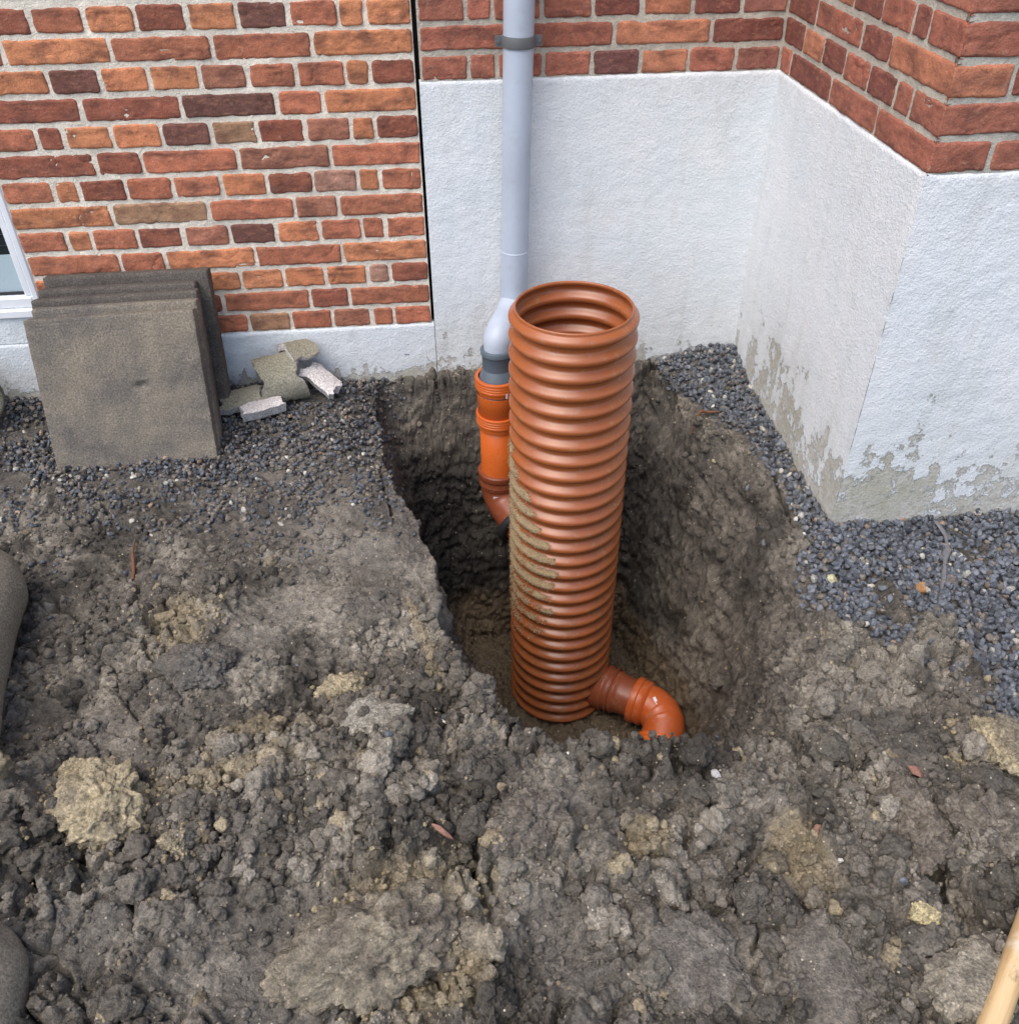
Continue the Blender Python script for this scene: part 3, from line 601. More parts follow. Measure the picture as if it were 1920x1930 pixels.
# hollow with a clear trench around the bottom bend and the pipes is handled by the floor polygon
# colours: soil tones, with the pit's shade painted in further down
b0 = np.array([0.112, 0.098, 0.079]); b1 = np.array([0.222, 0.197, 0.157]); b2 = np.array([0.042, 0.036, 0.028])
mixv = sstep(-.10, .15, fbm(A * 9, 4, 380) + .12 * (i2 - .5)); colr = b0[None] * (1 - mixv[:, None]) + b1[None] * mixv[:, None]
dk = sstep(.02, .2, fbm(A * 8, 4, 384)) * .8; colr = colr * (1 - dk[:, None]) + b2[None] * dk[:, None]
colr *= (0.70 + 0.62 * i3)[:, None] * (0.88 + .3 * i4)[:, None]
gl = smear * (1 - wallf) * sstep(-.1, .15, fbm(A * 5, 2, 386)); colr = colr * (1 - .6 * gl[:, None]) + np.array([0.165, 0.150, 0.128]) * .6 * gl[:, None]
# shade of the pit painted into the soil tone, stronger with depth
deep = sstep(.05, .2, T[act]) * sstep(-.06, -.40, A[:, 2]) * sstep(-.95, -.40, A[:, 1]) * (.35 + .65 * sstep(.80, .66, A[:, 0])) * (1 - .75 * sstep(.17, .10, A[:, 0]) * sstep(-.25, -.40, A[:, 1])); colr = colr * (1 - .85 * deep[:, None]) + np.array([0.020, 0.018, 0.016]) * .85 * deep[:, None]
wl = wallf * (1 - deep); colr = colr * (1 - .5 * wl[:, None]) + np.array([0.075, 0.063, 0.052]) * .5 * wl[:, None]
sand = sstep(-.74, -.84, A[:, 2] + .1 * fbm(A * 9, 3, 388)) * sstep(.1, .5, T[act]); sand = np.maximum(sand * .85, .8 * gauss(.10, -.95, .02, .35, .15) * wallf * sstep(-.35, -.6, A[:, 2]))
colr = colr * (1 - sand[:, None]) + (np.array([0.125, 0.092, 0.056])[None] * (1 + .8 * sstep(.30, .15, A[:, 0]))[:, None]) * sand[:, None]
# ochre sandy patches in the spoil
pt = np.zeros(len(A))
for cx, cy, rx, ry, ro in [(-.07, -1.76, .15, .085, .3), (-.52, -1.05, .07, .10, .3), (.60, -1.72, .05, .09, .1), (-.36, -1.47, .13, .04, .2), (.02, -1.86, .10, .05, .5), (.35, -1.68, .05, .05, 0), (.62, -1.42, .05, .05, 0), (.0, -1.12, .015, .15, .25), (-.30, -1.36, .10, .05, .2)]:
    pt = np.maximum(pt, gauss(cx, cy, rx, ry, ro))
pt = sstep(.25, .75, pt + .8 * fbm(A * 18, 4, 390)) * .70
colr = colr * (1 - pt[:, None]) + np.array([0.29, 0.235, 0.145]) * pt[:, None]
colr = colr * (1 - .55 * grav[:, None]) + np.array([0.075, .068, .062]) * .55 * grav[:, None]
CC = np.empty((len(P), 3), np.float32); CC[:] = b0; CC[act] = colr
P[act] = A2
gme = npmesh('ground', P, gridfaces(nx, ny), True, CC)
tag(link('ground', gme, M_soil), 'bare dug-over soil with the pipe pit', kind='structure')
# look-up of the finished surface height (nearest vertex), used to seat things
A_idx = np.full(len(P), -1); PZ = P[:, 2].reshape(nx, ny)
def ground_z(x, y):
    i = min(max(int(np.searchsorted(xs, x)), 0), nx - 1); j = min(max(int(np.searchsorted(ys, y)), 0), ny - 1)
    return float(np.median(PZ[max(0, i - 2):i + 3, max(0, j - 2):j + 3]))

# ---------------------------------------------------------------- scattered stone and crumbs (one object each)
def angular(seed, lvl=1, cuts=9):
    r = np.random.default_rng(seed); V, F = ico(lvl); V = V.copy(); V *= np.array([1, r.uniform(.62, .9), r.uniform(.5, .8)])
    for _ in range(cuts):
        n = r.normal(size=3); n /= np.linalg.norm(n); sup = (V @ n).max(); d = sup * r.uniform(.60, .85); k = V @ n; V = V - np.maximum(k - d, 0)[:, None] * n
    return V, F
def crumb(seed, lvl=1):
    r = np.random.default_rng(seed); V, F = ico(lvl); V = V * np.array([1, r.uniform(.75, 1), r.uniform(.6, .95)])
    f = 1 + 0.75 * fbm(V * 1.1 + seed * 3.1, 3, seed); 
    f = f - .35 * np.abs(fbm(V * 1.7 + seed, 2, seed + 2)) * 2
    rr_ = np.random.default_rng(seed + 70); W = V * f[:, None]
    for _ in range(7):
        n = rr_.normal(size=3); n /= np.linalg.norm(n); kk = W @ n; W = W - np.maximum(kk - kk.max() * rr_.uniform(.55, .85), 0)[:, None] * n
    f = np.linalg.norm(W, axis=1); V = W / f[:, None]
    if lvl > 1: f1, f2, q = cell(V * 1.9 + seed + .5 * fbm(V * 3, 2, 3)[:, None], seed + 5); f = f + 0.34 * np.sqrt(np.clip(1 - (f1 / .85) ** 2, 0, 1)) * (.4 + q) + .3 * fbm(V * 3.3 + seed, 3, seed + 5)
    if lvl > 2: f1, f2, q = cell(V * 4.5 + seed, seed + 6); f = f + .13 * np.sqrt(np.clip(1 - (f1 / .85) ** 2, 0, 1)) + .2 * fbm(V * 8 + seed, 2, seed + 9)
    return V * f[:, None], F
def scatter(templates, pos, size, cols, squash=None, seed=1):
    r = np.random.default_rng(seed); n = len(pos); Rm = rotmats(n, r); ti = r.integers(0, len(templates), n); Vs = []; Fs = []; Cs = []; off = 0
    for t, (V, F) in enumerate(templates):
        k = np.where(ti == t)[0]
        if not len(k): continue
        W = np.einsum('nij,vj->nvi', Rm[k], V) * size[k][:, None, None]
        if squash is not None: W[:, :, 2] *= squash[k][:, None]
        W += pos[k][:, None]; Vs.append(W.reshape(-1, 3)); m = len(V)
        Fs.append((F[None] + (np.arange(len(k)) * m)[:, None, None]).reshape(-1, 3) + off); off += len(k) * m
        Cs.append(np.repeat(cols[k], m, 0))
    return np.concatenate(Vs), np.concatenate(Fs), np.concatenate(Cs)
cellA = (np.gradient(xs)[:, None] * np.gradient(ys)[None, :]).ravel()[act]
visible = (A2[:, 0] > -1.32 + 0) & (A2[:, 1] > -2.1) & (A2[:, 1] < -.004) & ~((A2[:, 0] > XW - .002) & (A2[:, 1] > -YD - .004))
def pick(wt, n, seed):
    r = np.random.default_rng(seed); q = wt * cellA * visible; q = q / q.sum(); k = r.choice(len(q), n, p=q); jit = r.uniform(-.002, .002, (n, 3)); jit[:, 2] = 0; return k, A2[k] + jit
r5 = np.random.default_rng(5)
# gravel: three lifts where it lies thick
dens = np.clip(gravL * 1.0 + gravR * 1.25, 0, 1.4) ** 1.15
dens = np.maximum(dens, 1.2 * sstep(-.80, -.95, A[:, 0]) * sstep(-.62, -.40, A[:, 1])); dens = dens * sstep(-.22, .02, fbm(A * 10, 3, 500) + .12 * sstep(-.25, -.05, A[:, 1]) + .15 * gravR)
k, pos = pick(dens + 0.0015, 20000, 21); n = len(k)
size = r5.uniform(.0062, .0118, n) * (0.9 + .2 * (pos[:, 0] > .7)); lift = r5.uniform(-.4, 1.5, n) * .010 * np.clip(dens[k], 0, 1); pos[:, 2] += lift
gc = np.array([0.072, 0.078, 0.089])[None] * r5.uniform(.55, 1.75, n)[:, None]; tan = r5.random(n); left = pos[:, 0] < .3; gc[left] *= .72
muddy = (tan < np.where(left, .34, .10)); gc[muddy] = np.array([0.13, 0.11, 0.088]) * r5.uniform(.7, 1.4, (muddy.sum(), 1))
odd = tan > .992; gc[odd] = np.array([0.25, 0.17, 0.11]) * r5.uniform(.6, 1.4, (odd.sum(), 1))
wh = (tan > .972) & ~odd; gc[wh] = np.array([0.42, 0.40, 0.34]) * r5.uniform(.6, 1.2, (wh.sum(), 1))
V, F, C = scatter([angular(s) for s in range(60, 76)], pos, size, gc, None, 31)
tag(link('gravel', npmesh('gravel', V, F, False, C), M_gravel), 'dark blue grey crushed stone along the foot of the walls', 'gravel', kind='stuff')
# soil crumbs of all sizes
def soilcol(k, n, s):
    r = np.random.default_rng(s); c = colr[k] * r.uniform(.75, 1.3, (n, 1)); y = r.random(n) < .055; c[y] = np.array([0.28, 0.23, 0.15]) * r.uniform(.7, 1.2, (y.sum(), 1)); return c
cw = rough * (1 - .6 * grav) * (1 - .60 * wallf) * (.35 + 1.1 * sstep(-.1, .2, fbm(A * 5, 3, 510))) * np.where(T[act] < .98, 1.0, .45)
cw = cw * (1 + 1.2 * sstep(-.8, -1.4, A[:, 1]))
k1, p1 = pick(cw, 19000, 41); s1 = r5.uniform(.0028, .0065, len(k1))
k2, p2 = pick(cw ** 1.3, 4600, 42); s2 = r5.uniform(.0065, .0125, len(k2))
k3, p3 = pick(cw ** 1.5 * sstep(-.5, -1.2, A[:, 1]), 620, 43); s3 = r5.uniform(.0125, .026, len(k3))
for cx, cy, rr0, nn in [(-.555, -1.515, .085, 260), (-.625, -1.425, .035, 70), (-.165, -1.255, .045, 90), (1.0, -1.575, .06, 90), (-.415, -1.605, .03, 50), (.735, -1.86, .02, 25), (-.51, -1.05, .07, 130), (-.07, -1.76, .12, 260)]:
    pp = np.where((np.abs(A2[:, 0] - cx) < rr0 * 1.5) & (np.abs(A2[:, 1] - cy) < rr0 * 1.5) & (np.hypot(A2[:, 0] - cx, A2[:, 1] - cy) < rr0 * 1.4))[0]; kk = r5.choice(pp, nn); k1 = np.concatenate([k1, kk]); p1 = np.concatenate([p1, A2[kk]]); s1 = np.concatenate([s1, r5.uniform(.002, .0068, nn)])
NY = len(k1) - sum([260, 70, 90, 90, 50, 25, 130, 260])
p1[:, 2] += s1 * .25; p2[:, 2] += s2 * .2; p3[:, 2] += s3 * .05
c1 = soilcol(k1, len(k1), 1); c1[NY:] = np.array([0.31, 0.255, 0.155]) * r5.uniform(.55, 1.3, (len(k1) - NY, 1)); V1, F1, C1 = scatter([crumb(s, 1) for s in range(80, 92)], p1, s1, c1, None, 51)
V2, F2, C2 = scatter([crumb(s, 2) for s in range(100, 112)], p2, s2, soilcol(k2, len(k2), 2), None, 52)
V3, F3, C3 = scatter([crumb(s, 3) for s in range(120, 132)], p3, s3, soilcol(k3, len(k3), 3), None, 53)
Vc = np.concatenate([V1, V2, V3]); Fc = np.concatenate([F1, F2 + len(V1), F3 + len(V1) + len(V2)]); Cc = np.concatenate([C1, C2, C3])
tag(link('soil_crumbs', npmesh('soil_crumbs', Vc, Fc, True, Cc), M_clod), 'loose grey brown crumbs and clods over the dug soil', 'soil', kind='stuff')

# ---------------------------------------------------------------- pipes
PX, PY, PR, PT, PB = 0.403, -0.514, 0.1575, 0.428, -0.942
PITCH, ZC0, RG = 0.04747, 0.404, 0.1415
def rprof(z):
    u = np.abs(((z - ZC0) / PITCH + 0.5) % 1.0 - 0.5) * 2; h = (0.5 + 0.5 * np.cos(np.pi * np.clip((u - .06) / .80, 0, 1))) ** .8; return RG + (PR - RG) * h
well = empty('well_pipe', (PX, PY, PB), 'tall wide terracotta corrugated pipe standing open in the pit', 'pipe')
zt = np.linspace(PB, PT - 0.006, 620); prof = [(max(r, .1445) if z > ZC0 else r, z) for r, z in zip(rprof(zt), zt)]
top = [(.1445, PT - 0.0035), (.1435, PT - 0.0005), (.1415, PT), (.1390, PT - .001), (.1385, PT - .004)]
inn = [(rprof(z) - 0.0065, z) for z in np.linspace(PT - 0.008, PB, 420)]
V, F = lathe(prof + top + inn, (0, 0, -PB), seg=144)
Vw = V + np.array([PX, PY, PB])
ang = np.degrees(np.arctan2(Vw[:, 1] - PY, Vw[:, 0] - PX)) % 360; zz = Vw[:, 2]; rr = np.hypot(Vw[:, 0] - PX, Vw[:, 1] - PY)
# sand lying on the upper flank of the ribs, left front side
ph = (((zz - ZC0) / PITCH + .5) % 1.0 - .5)       # >0 above the crest
amax = np.interp(-zz, [-.10, -.03, .03, .10, .2, .3, .42, .55, .75], [186, 200, 222, 246, 252, 258, 262, 245, 225])
flank = np.exp(-((ph - .13) / .235) ** 4)
amax = amax + 34 * fbm(np.stack([np.round((zz - ZC0) / PITCH) * 3.7, ang / 40, rr * 0], -1), 3, 15); zone = sstep(-8, 20, amax - ang) * sstep(150, 172, ang) * sstep(.09, .04, zz) * sstep(-.85, -.40, zz) * (rr > RG - .001)
msk = zone * flank * (0.80 + .75 * fbm(np.stack([ang / 9, zz * 60, rr * 0], -1), 3, 77)) * np.where(zz < -.38, .72, 1.0) + 0.10 * sstep(-.3, -.8, zz) * (ph > 0)
me = npmesh('corrugated_shaft', V, F, True, None, msk); shaft = link('corrugated_shaft', me, M_corr, well)
rg = np.random.default_rng(9); cand = np.where(msk > .42)[0]; gk = rg.choice(cand, 5200); gp = Vw[gk] + rg.normal(size=(5200, 3)) * .0018
gp2 = np.stack([PX + rg.normal(size=2600) * .10 - .12, PY - .12 + rg.normal(size=2600) * .10, np.full(2600, -.93)], -1)
od = np.stack([gp[:, 0] - PX, gp[:, 1] - PY, gp[:, 2] * 0], -1); od /= np.linalg.norm(od, axis=1)[:, None]; gp = gp + od * .0012
gcol = np.array([0.42, 0.32, 0.18])[None] * rg.uniform(.35, 1.45, (5200, 1)); V_, F_, C_g = scatter([crumb(s, 0) for s in (201, 202, 203)], gp, rg.uniform(.0009, .0022, 5200), gcol, None, 61)
tag(link('sand_grains', npmesh('sand_grains', V_, F_, True, C_g), M_clod), 'yellow brown sand clinging to the left side of the wide pipe', 'sand', kind='stuff')
# stub with rings on the lower right, towards the bend
SD = np.array([0.82, -0.572, 0.0]); SD /= np.linalg.norm(SD); AZ = -0.852; S0 = np.array([PX, PY, AZ]) + SD * 0.115
V, F = lathe([(.072, 0), (.072, .045), (.0745, .05), (.0745, .056), (.068, .060), (.068, .083), (.0705, .086), (.0705, .090), (.066, .094), (.064, .104), (.062, .112), (.062, .175)], S0, SD, 56)
mb = MB(); mb.add(V, F); o = mb.build('outlet_stub', [M_brown]); o.parent = well; o.matrix_parent_inverse = Matrix.Translation((-PX, -PY, -PB))
V, F = lathe([(.0705, .002), (.0735, .002), (.0745, .005), (.0735, .008), (.0705, .008)], S0 + SD * .07, SD, 56)
mb = MB(); mb.add(V, F); o = mb.build('ring', [M_brown]); o.parent = well; o.matrix_parent_inverse = Matrix.Translation((-PX, -PY, -PB))

# bend at the bottom right
E0 = S0 + SD * 0.150
ED = np.array([-0.42, -0.84, -0.34]); ED /= np.linalg.norm(ED)
bend = empty('pipe_bend', tuple(E0), 'glossy orange pipe bend curving into the soil at the bottom of the pit', 'pipe')
def arc(p0, d0, d1, rad, n=26):
    d0 = d0 / np.linalg.norm(d0); d1 = d1 / np.linalg.norm(d1); th = math.acos(float(d0 @ d1)); nrm = d1 - d0 * (d0 @ d1); nrm /= np.linalg.norm(nrm); c = p0 + nrm * rad
    return np.array([c + rad * (-nrm * math.cos(a) + d0 * math.sin(a)) for a in np.linspace(0, th, n)])
def local(mb, name, mats, parent, smooth=True):
    o = mb.build(name, mats, None, smooth); o.parent = parent; o.matrix_parent_inverse = Matrix.Translation(-Vector(parent.location)); return o
def shade_sharp(o, ang=40):
    me = o.data; 
    try: me.set_sharp_from_angle(angle=R_(ang))
    except Exception: pass
mb = MB(); V, F = lathe([(.063, -.004), (.0735, -.004), (.0745, .0), (.0745, .014), (.071, .018), (.071, .032), (.073, .036), (.071, .040), (.0645, .046)], E0, SD, 64); mb.add(V, F); o = local(mb, 'socket', [M_orange2], bend); shade_sharp(o)
A0 = E0 + SD * 0.044; path = arc(A0, SD, ED, 0.078, 30); rads = np.full(30, .0645); rads[12:14] = .0662; rads[19:21] = .0662
path = np.vstack([path, path[-1] + ED * .028]); rads = np.append(rads, .0645)
mb = MB(); V, F = sweep(path, rads, 56); mb.add(V, F); o = local(mb, 'elbow', [M_orange2], bend)
mb = MB(); V, F = lathe([(.064, -.002), (.0735, -.002), (.0745, .002), (.0745, .010), (.073, .012), (.0745, .014), (.0745, .022), (.073, .024), (.0745, .026), (.0745, .034), (.071, .038), (.0705, .10)], path[-1], ED, 64); mb.add(V, F); o = local(mb, 'socket', [M_orange], bend); shade_sharp(o)
def sticker(parent, c, u, v, w_, h_, nrm, lines=True):
    u = np.array(u, float); u /= np.linalg.norm(u); v = np.array(v, float); v -= u * (u @ v); v /= np.linalg.norm(v); nrm = np.cross(u, v); c = np.array(c, float); mb = MB()
    nu = 7; g = []
    for a in np.linspace(-.5, .5, nu):
        for b in (-.5, .5): g.append(c + u * a * w_ + v * b * h_ - nrm * (a * a) * w_ * w_ * 9)
    mb.add(g, gridfaces(nu, 2)); o = local(mb, 'sticker', [M_sticker], parent); 
    if lines:
        mb = MB()
        for a0, a1, bb in [(-.32, -.10, .05), (-.04, .12, .05), (.16, .34, .05), (-.32, .34, -.22)]:
            for s0, s1 in ((a0, a1),):
                hh = .20 if bb > 0 else .05; q = []
                for a, b in ((s0, bb - hh / 2), (s1, bb - hh / 2), (s1, bb + hh / 2), (s0, bb + hh / 2)): q.append(c + u * a * w_ + v * b * h_ + nrm * (.0006 - a * a * w_ * w_ * 9))
                mb.add(q, [(0, 1, 2, 3)])
        t = local(mb, 'print', [M_ink], parent); t.parent = o; t.matrix_parent_inverse = Matrix.Identity(4); t.data.transform(Matrix.Translation(-Vector(parent.location))); 
    return o
upn = np.array([-.05, -.35, .93]); upn /= np.linalg.norm(upn); sc_ = path[5] + upn * .0655
sticker(bend, sc_, np.cross(upn, np.array([1, 0, 0])) * -1 + np.array([.35, 0, 0]), np.cross(upn, np.cross(upn, np.array([1, 0, 0]))), .024, .009, upn)

# downpipe, grey swan neck and reducer
dn = empty('downpipe', (0.305, -.07, .14), 'light grey rainwater downpipe clamped to the wall above the pit', 'pipe')
dp0 = np.array([0.322, -.07, 1.05]); dpm = np.array([0.3052, -.07, .262]); slope = (dp0 - dpm) / (dp0[2] - dpm[2])
OX, OY = 0.2425, -0.215
mb = MB(); hp = np.vstack([dpm + slope * 2.1, dpm + slope * .12]); V, F = sweep(np.linspace(hp[0], hp[1], 40), .0375, 48); mb.add(V, F)
local(mb, 'pipe', [M_grey], dn)
mb = MB(); neck = spline([dpm + slope * .125, dpm + slope * .07, dpm + slope * .005, np.array([.301, -.076, .236]), np.array([.283, -.118, .213]), np.array([.257, -.182, .206]), np.array([.2445, -.210, .186]), np.array([OX, OY, .155]), np.array([OX, OY, .115])], 60)
V, F = lathe([(.0374, .004), (.0381, .004), (.0381, .0), (.0379, -.001)], neck[0], slope, 48); mb.add(V, F)
V, F = sweep(neck, np.interp(np.linspace(0, 1, 60), [0, .38, .46, .75, .8, 1], [.0378, .0378, .0405, .0405, .0385, .0385]), 48); mb.add(V, F); o = local(mb, 'elbow', [M_grey], dn)
mb = MB(); V, F = lathe([(.040, .0), (.0455, .0), (.0475, -.003), (.0475, -.015), (.0445, -.018), (.0435, -.02), (.0425, -.062), (.0440, -.064), (.0545, -.098), (.0555, -.102), (.0555, -.14)], (OX, OY, .168), (0, 0, 1), 56); mb.add(V, F[:, ::-1]); o = local(mb, 'reducer', [M_dgrey], dn); shade_sharp(o, 35)
cz = .915; cc = dpm + slope * (cz - dpm[2]); mb = MB(); V, F = lathe([(.0378, -.013), (.0405, -.013), (.0412, -.011), (.0412, .011), (.0405, .013), (.0378, .013)], cc, slope, 48); mb.add(V, F[:, ::-1] if False else F)
for sx in (-1, 1): mb.box((cc[0] + sx * .048 - .009, cc[1] - .004, cz - .012), (cc[0] + sx * .048 + .009, cc[1] + .004, cz + .012))
mb.box((cc[0] - .006, cc[1] + .03, cz - .006), (cc[0] + .006, -.001, cz + .006)); cl = local(mb, 'clamp', [M_metal], dn); shade_sharp(cl)
for sx in (-1, 1): mb = MB(); V, F = lathe([(.0, -.008), (.004, -.008), (.004, .008), (.0, .008)], (cc[0] + sx * .050, cc[1], cz), (0, 1, 0), 6); mb.add(V, F); local(mb, 'bolt', [M_metal], dn, False)

# orange riser
ri = empty('drain_pipe', (OX, OY, -.4), 'bright orange upright drain pipe under the grey downpipe, behind the wide pipe', 'pipe')
mb = MB(); V, F = lathe([(.055, .06), (.0552, .06), (.0552, -.30)], (OX, OY, 0), (0, 0, 1), 56); mb.add(V, F[:, ::-1]); local(mb, 'pipe', [M_orange], ri)
def coupling(z, h, m, name='coupling', rings=3):
    pr = [(.0558, z), (.064, z + .0005), (.0655, z - .002), (.0655, z - .008)]; q = z - .008
    for _ in range(rings): pr += [(.0638, q - .0015), (.0655, q - .003), (.0655, q - .008)]; q -= .008
    pr += [(.0615, q - .004), (.0600, z - h)]
    V, F = lathe(pr, (OX, OY, 0), (0, 0, 1), 64); mb = MB(); mb.add(V, F[:, ::-1]); o = local(mb, name, [m], ri); shade_sharp(o, 30); return o
coupling(.080, .046, M_orange); 
mb = MB(); V, F = lathe([(.0605, .03), (.0598, -.045), (.0588, -.0455)], (OX, OY, 0), (0, 0, 1), 56); mb.add(V, F[:, ::-1]); local(mb, 'sleeve', [M_orange], ri)
coupling(-.038, .05, M_orange)
mb = MB(); V, F = lathe([(.0558, -.245), (.0625, -.245), (.0655, -.249), (.0665, -.262), (.0645, -.268), (.0630, -.270), (.0630, -.285), (.0642, -.288), (.0630, -.292), (.0625, -.300), (.0575, -.305)], (OX, OY, 0), (0, 0, 1), 64); mb.add(V, F[:, ::-1]); o = local(mb, 'socket', [M_brown], ri); shade_sharp(o, 30)
cdir = np.array([PX - OX, PY - OY, -.10]); path2 = arc(np.array([OX, OY, -.30]), np.array([0, 0, -1.0]), cdir, .075, 20); cd = cdir / np.linalg.norm(cdir); path2 = np.vstack([path2, path2[-1] + cd * .05, path2[-1] + cd * .12])
mb = MB(); V, F = sweep(path2, .0585, 48); mb.add(V, F); local(mb, 'elbow', [M_brown], ri)
mb = MB(); V, F = lathe([(.058, -.012), (.074, -.012), (.079, -.008), (.080, .0), (.079, .010), (.070, .014), (.058, .014)], path2[-1] - cd * .055, cd, 56); mb.add(V, F); local(mb, 'rubber_seal', [M_rubber], ri)
sn = np.array([-.25, -.95, -.1]); sn /= np.linalg.norm(sn)
sticker(ri, np.array([OX - .014, OY - .0605, -.322]), (1, -.2, 0), (0, .05, 1), .022, .017, sn)
# little white tag near the top socket
sticker(ri, np.array([OX + .020, OY - .0625, .045]), (.4, .1, 0), (0, 0, 1), .006, .016, sn, False)

# ---------------------------------------------------------------- concrete paving slabs leaning on the wall
def slab(fb, yaw, lean, size, th, m, label, seed, corner_r=0.004):
    """fb = centre of the lower front edge; leans back by lean degrees"""
    root = empty('paving_slab', fb, label, 'paving slab', 'old paving slabs leaning against the brick wall')
    L, H = size; n = 84; g = np.linspace(0, 1, n); V = []; mb = MB()
    def face(fn, nu, nv, flip=False):
        U, W = np.meshgrid(np.linspace(0, 1, nu), np.linspace(0, 1, nv), indexing='ij'); q = fn(U.ravel(), W.ravel()); mb.add(q, gridfaces(nu, nv, 0, flip))
    one = lambda a: np.ones_like(a)
    face(lambda u, v: np.stack([(u - .5) * L, 0 * u, v * H], -1), n, n)
    face(lambda u, v: np.stack([(u - .5) * L, th * one(u), v * H], -1), n, n, True)
    face(lambda u, v: np.stack([(u - .5) * L, v * th, H * one(u)], -1), n, 12)
    face(lambda u, v: np.stack([(u - .5) * L, v * th, 0 * u], -1), n, 12, True)
    face(lambda u, v: np.stack([L / 2 * one(u), v * th, u * H], -1), n, 12, True)
    face(lambda u, v: np.stack([-L / 2 * one(u), v * th, u * H], -1), n, 12)
    for q in range(len(mb.V)):
        W = mb.V[q]; c = np.array([0, th / 2, H / 2]); hlf = np.array([L / 2, th / 2, H / 2]); d = W - c
        # soft, chipped arrises
        rr_ = corner_r * (1 + 1.2 * np.clip(fbm(W * 40 + seed, 3, seed), -.3, 1)[:, None]); inn_ = np.clip(d, -(hlf - rr_), hlf - rr_); e = d - inn_; ln = np.linalg.norm(e, axis=1)[:, None] + 1e-9
        d = inn_ + e / ln * np.minimum(ln, rr_)
        W = c + d; nrm = e / ln
        W = W + nrm * (0.0022 * fbm(W * 60 + seed, 3, seed + 1) + .0014 * fbm(W * 14, 3, seed + 4))[:, None]
        if seed == 1:                              # the knocked hole left of centre
            k = np.exp(-(((W[:, 0] - .045) / .016) ** 2 + ((W[:, 2] - .215) / .010) ** 2)) * (W[:, 1] < th * .3); W[:, 1] += .010 * k - .005 * np.exp(-(((W[:, 0] - .048) / .014) ** 2 + ((W[:, 2] - .231) / .004) ** 2)) * (W[:, 1] < th * .3)
        mb.V[q] = W
    o = mb.build('slab_body', [m], root); root.rotation_euler = (R_(-lean), 0, R_(yaw)); return root
SL = []
SL.append(slab((-.748, -.398, -.030), 2.2, 18.5, (.418, .402), .042, M_slab, 'front slab of the leaning stack, brown grey with a chipped hole', 1))
SL.append(slab((-.744, -.350, -.030), 1.6, 17.5, (.414, .408), .044, M_slab, 'second slab from the front of the stack, mossy upper edge', 2, .006))
SL.append(slab((-.752, -.301, -.030), 1.5, 16.0, (.420, .412), .044, M_slabd, 'third slab from the front, its rough top edge cracked', 3, .007))
SL.append(slab((-.757, -.250, -.030), 1.0, 15.0, (.405, .415), .046, M_slabd, 'fourth slab from the front, narrow step before the last slab', 4, .006))
SL.append(slab((-.742, -.190, -.030), .5, 13.5, (.430, .425), .046, M_slabd, 'rearmost slab against the wall, dark and standing out at right', 5, .006))
def moss(slabroot, x, z, r, seed):
    mbm = MB(); rr2 = np.random.default_rng(seed); V, F = crumb(seed, 2)
    for _ in range(26):
        c = np.array([x, .022, z]) + rr2.normal(size=3) * np.array([r, .010, .0025]); mbm.add(V * rr2.uniform(.002, .0048) @ rotmats(1, rr2)[0] + c, F)
    mbm.build('moss', [M_moss], slabroot)
moss(SL[1], -.06, .410, .010, 3); moss(SL[1], .035, .410, .010, 4)

# ---------------------------------------------------------------- broken clay pipe
def shard(name, centre, axis_d, R0, th, a0, a1, length, m, mb_, label, seed, cat='pipe shard', grp='broken clay pipe pieces by the wall', roll=0.0, taper=0.0):
    u, v, d = frame_of(axis_d); c, s = math.cos(R_(roll)), math.sin(R_(roll)); u, v = u * c + v * s, -u * s + v * c
    na, nl = 44, 36; root = bpy.data.objects.new(name, None)
    A_, L_ = np.meshgrid(np.linspace(0, 1, na), np.linspace(0, 1, nl), indexing='ij'); A_ = A_.ravel(); L_ = L_.ravel()
    q = np.stack([A_ * 2, L_ * 2, A_ * 0 + seed], -1)
    ja = a0 + (a1 - a0) * A_; edge = fbm(np.stack([L_ * 4, A_ * 0 + seed, A_ * 0], -1), 3, seed); edge2 = fbm(np.stack([A_ * 4, A_ * 0 + seed, A_ * 0 + 3], -1), 3, seed + 1)
    ja = ja + (a1 - a0) * .26 * edge * (2 * np.abs(A_ - .5)) ** 2 * np.sign(A_ - .5); lz = (L_ - .5) * length + length * .30 * edge2 * (2 * np.abs(L_ - .5)) ** 2 * np.sign(L_ - .5)
    def surf(r):
        rr_ = r * (1 + taper * lz / length) + .0022 * fbm(q * 5, 3, seed + 2); return np.array(centre)[None] + (np.cos(R_(1) * ja) * rr_)[:, None] * u + (np.sin(R_(1) * ja) * rr_)[:, None] * v + lz[:, None] * d
    Vo, Vi = surf(R0), surf(R0 - th); n = na * nl; idx = np.arange(n).reshape(na, nl); mb = MB(); Fo = gridfaces(na, nl); Fi = gridfaces(na, nl, n, True); E = []
    loop = list(idx[:, 0]) + list(idx[-1, 1:]) + list(idx[-2::-1, -1]) + list(idx[0, -2:0:-1])
    for k in range(len(loop)):
        a, b = loop[k], loop[(k + 1) % len(loop)]; E.append((b, a, a + n, b + n))
    V = np.vstack([Vo, Vi]); base = np.array(centre); V = V - base
    mb.add(V, np.vstack([Fo, Fi])); mb.F.append(np.array(E)); mb.M.append(np.full(len(E), 1))
    o = mb.build(name, [m, mb_]); o.location = base; shade_sharp(o, 50); tag(o, label, cat, grp); return o
shard('pipe_shard', (-.385, -.085, .035), (1, .18, .14), .076, .020, 75, 215, .115, M_shard, M_break, 'large curved greenish clay pipe shard, convex side to the pit', 11, roll=0)
shard('pipe_shard', (-.335, -.052, .045), (.8, .5, -.10), .084, .020, 40, 130, .085, M_shard, M_break, 'curved shard standing behind the large greenish one, against the base', 14)
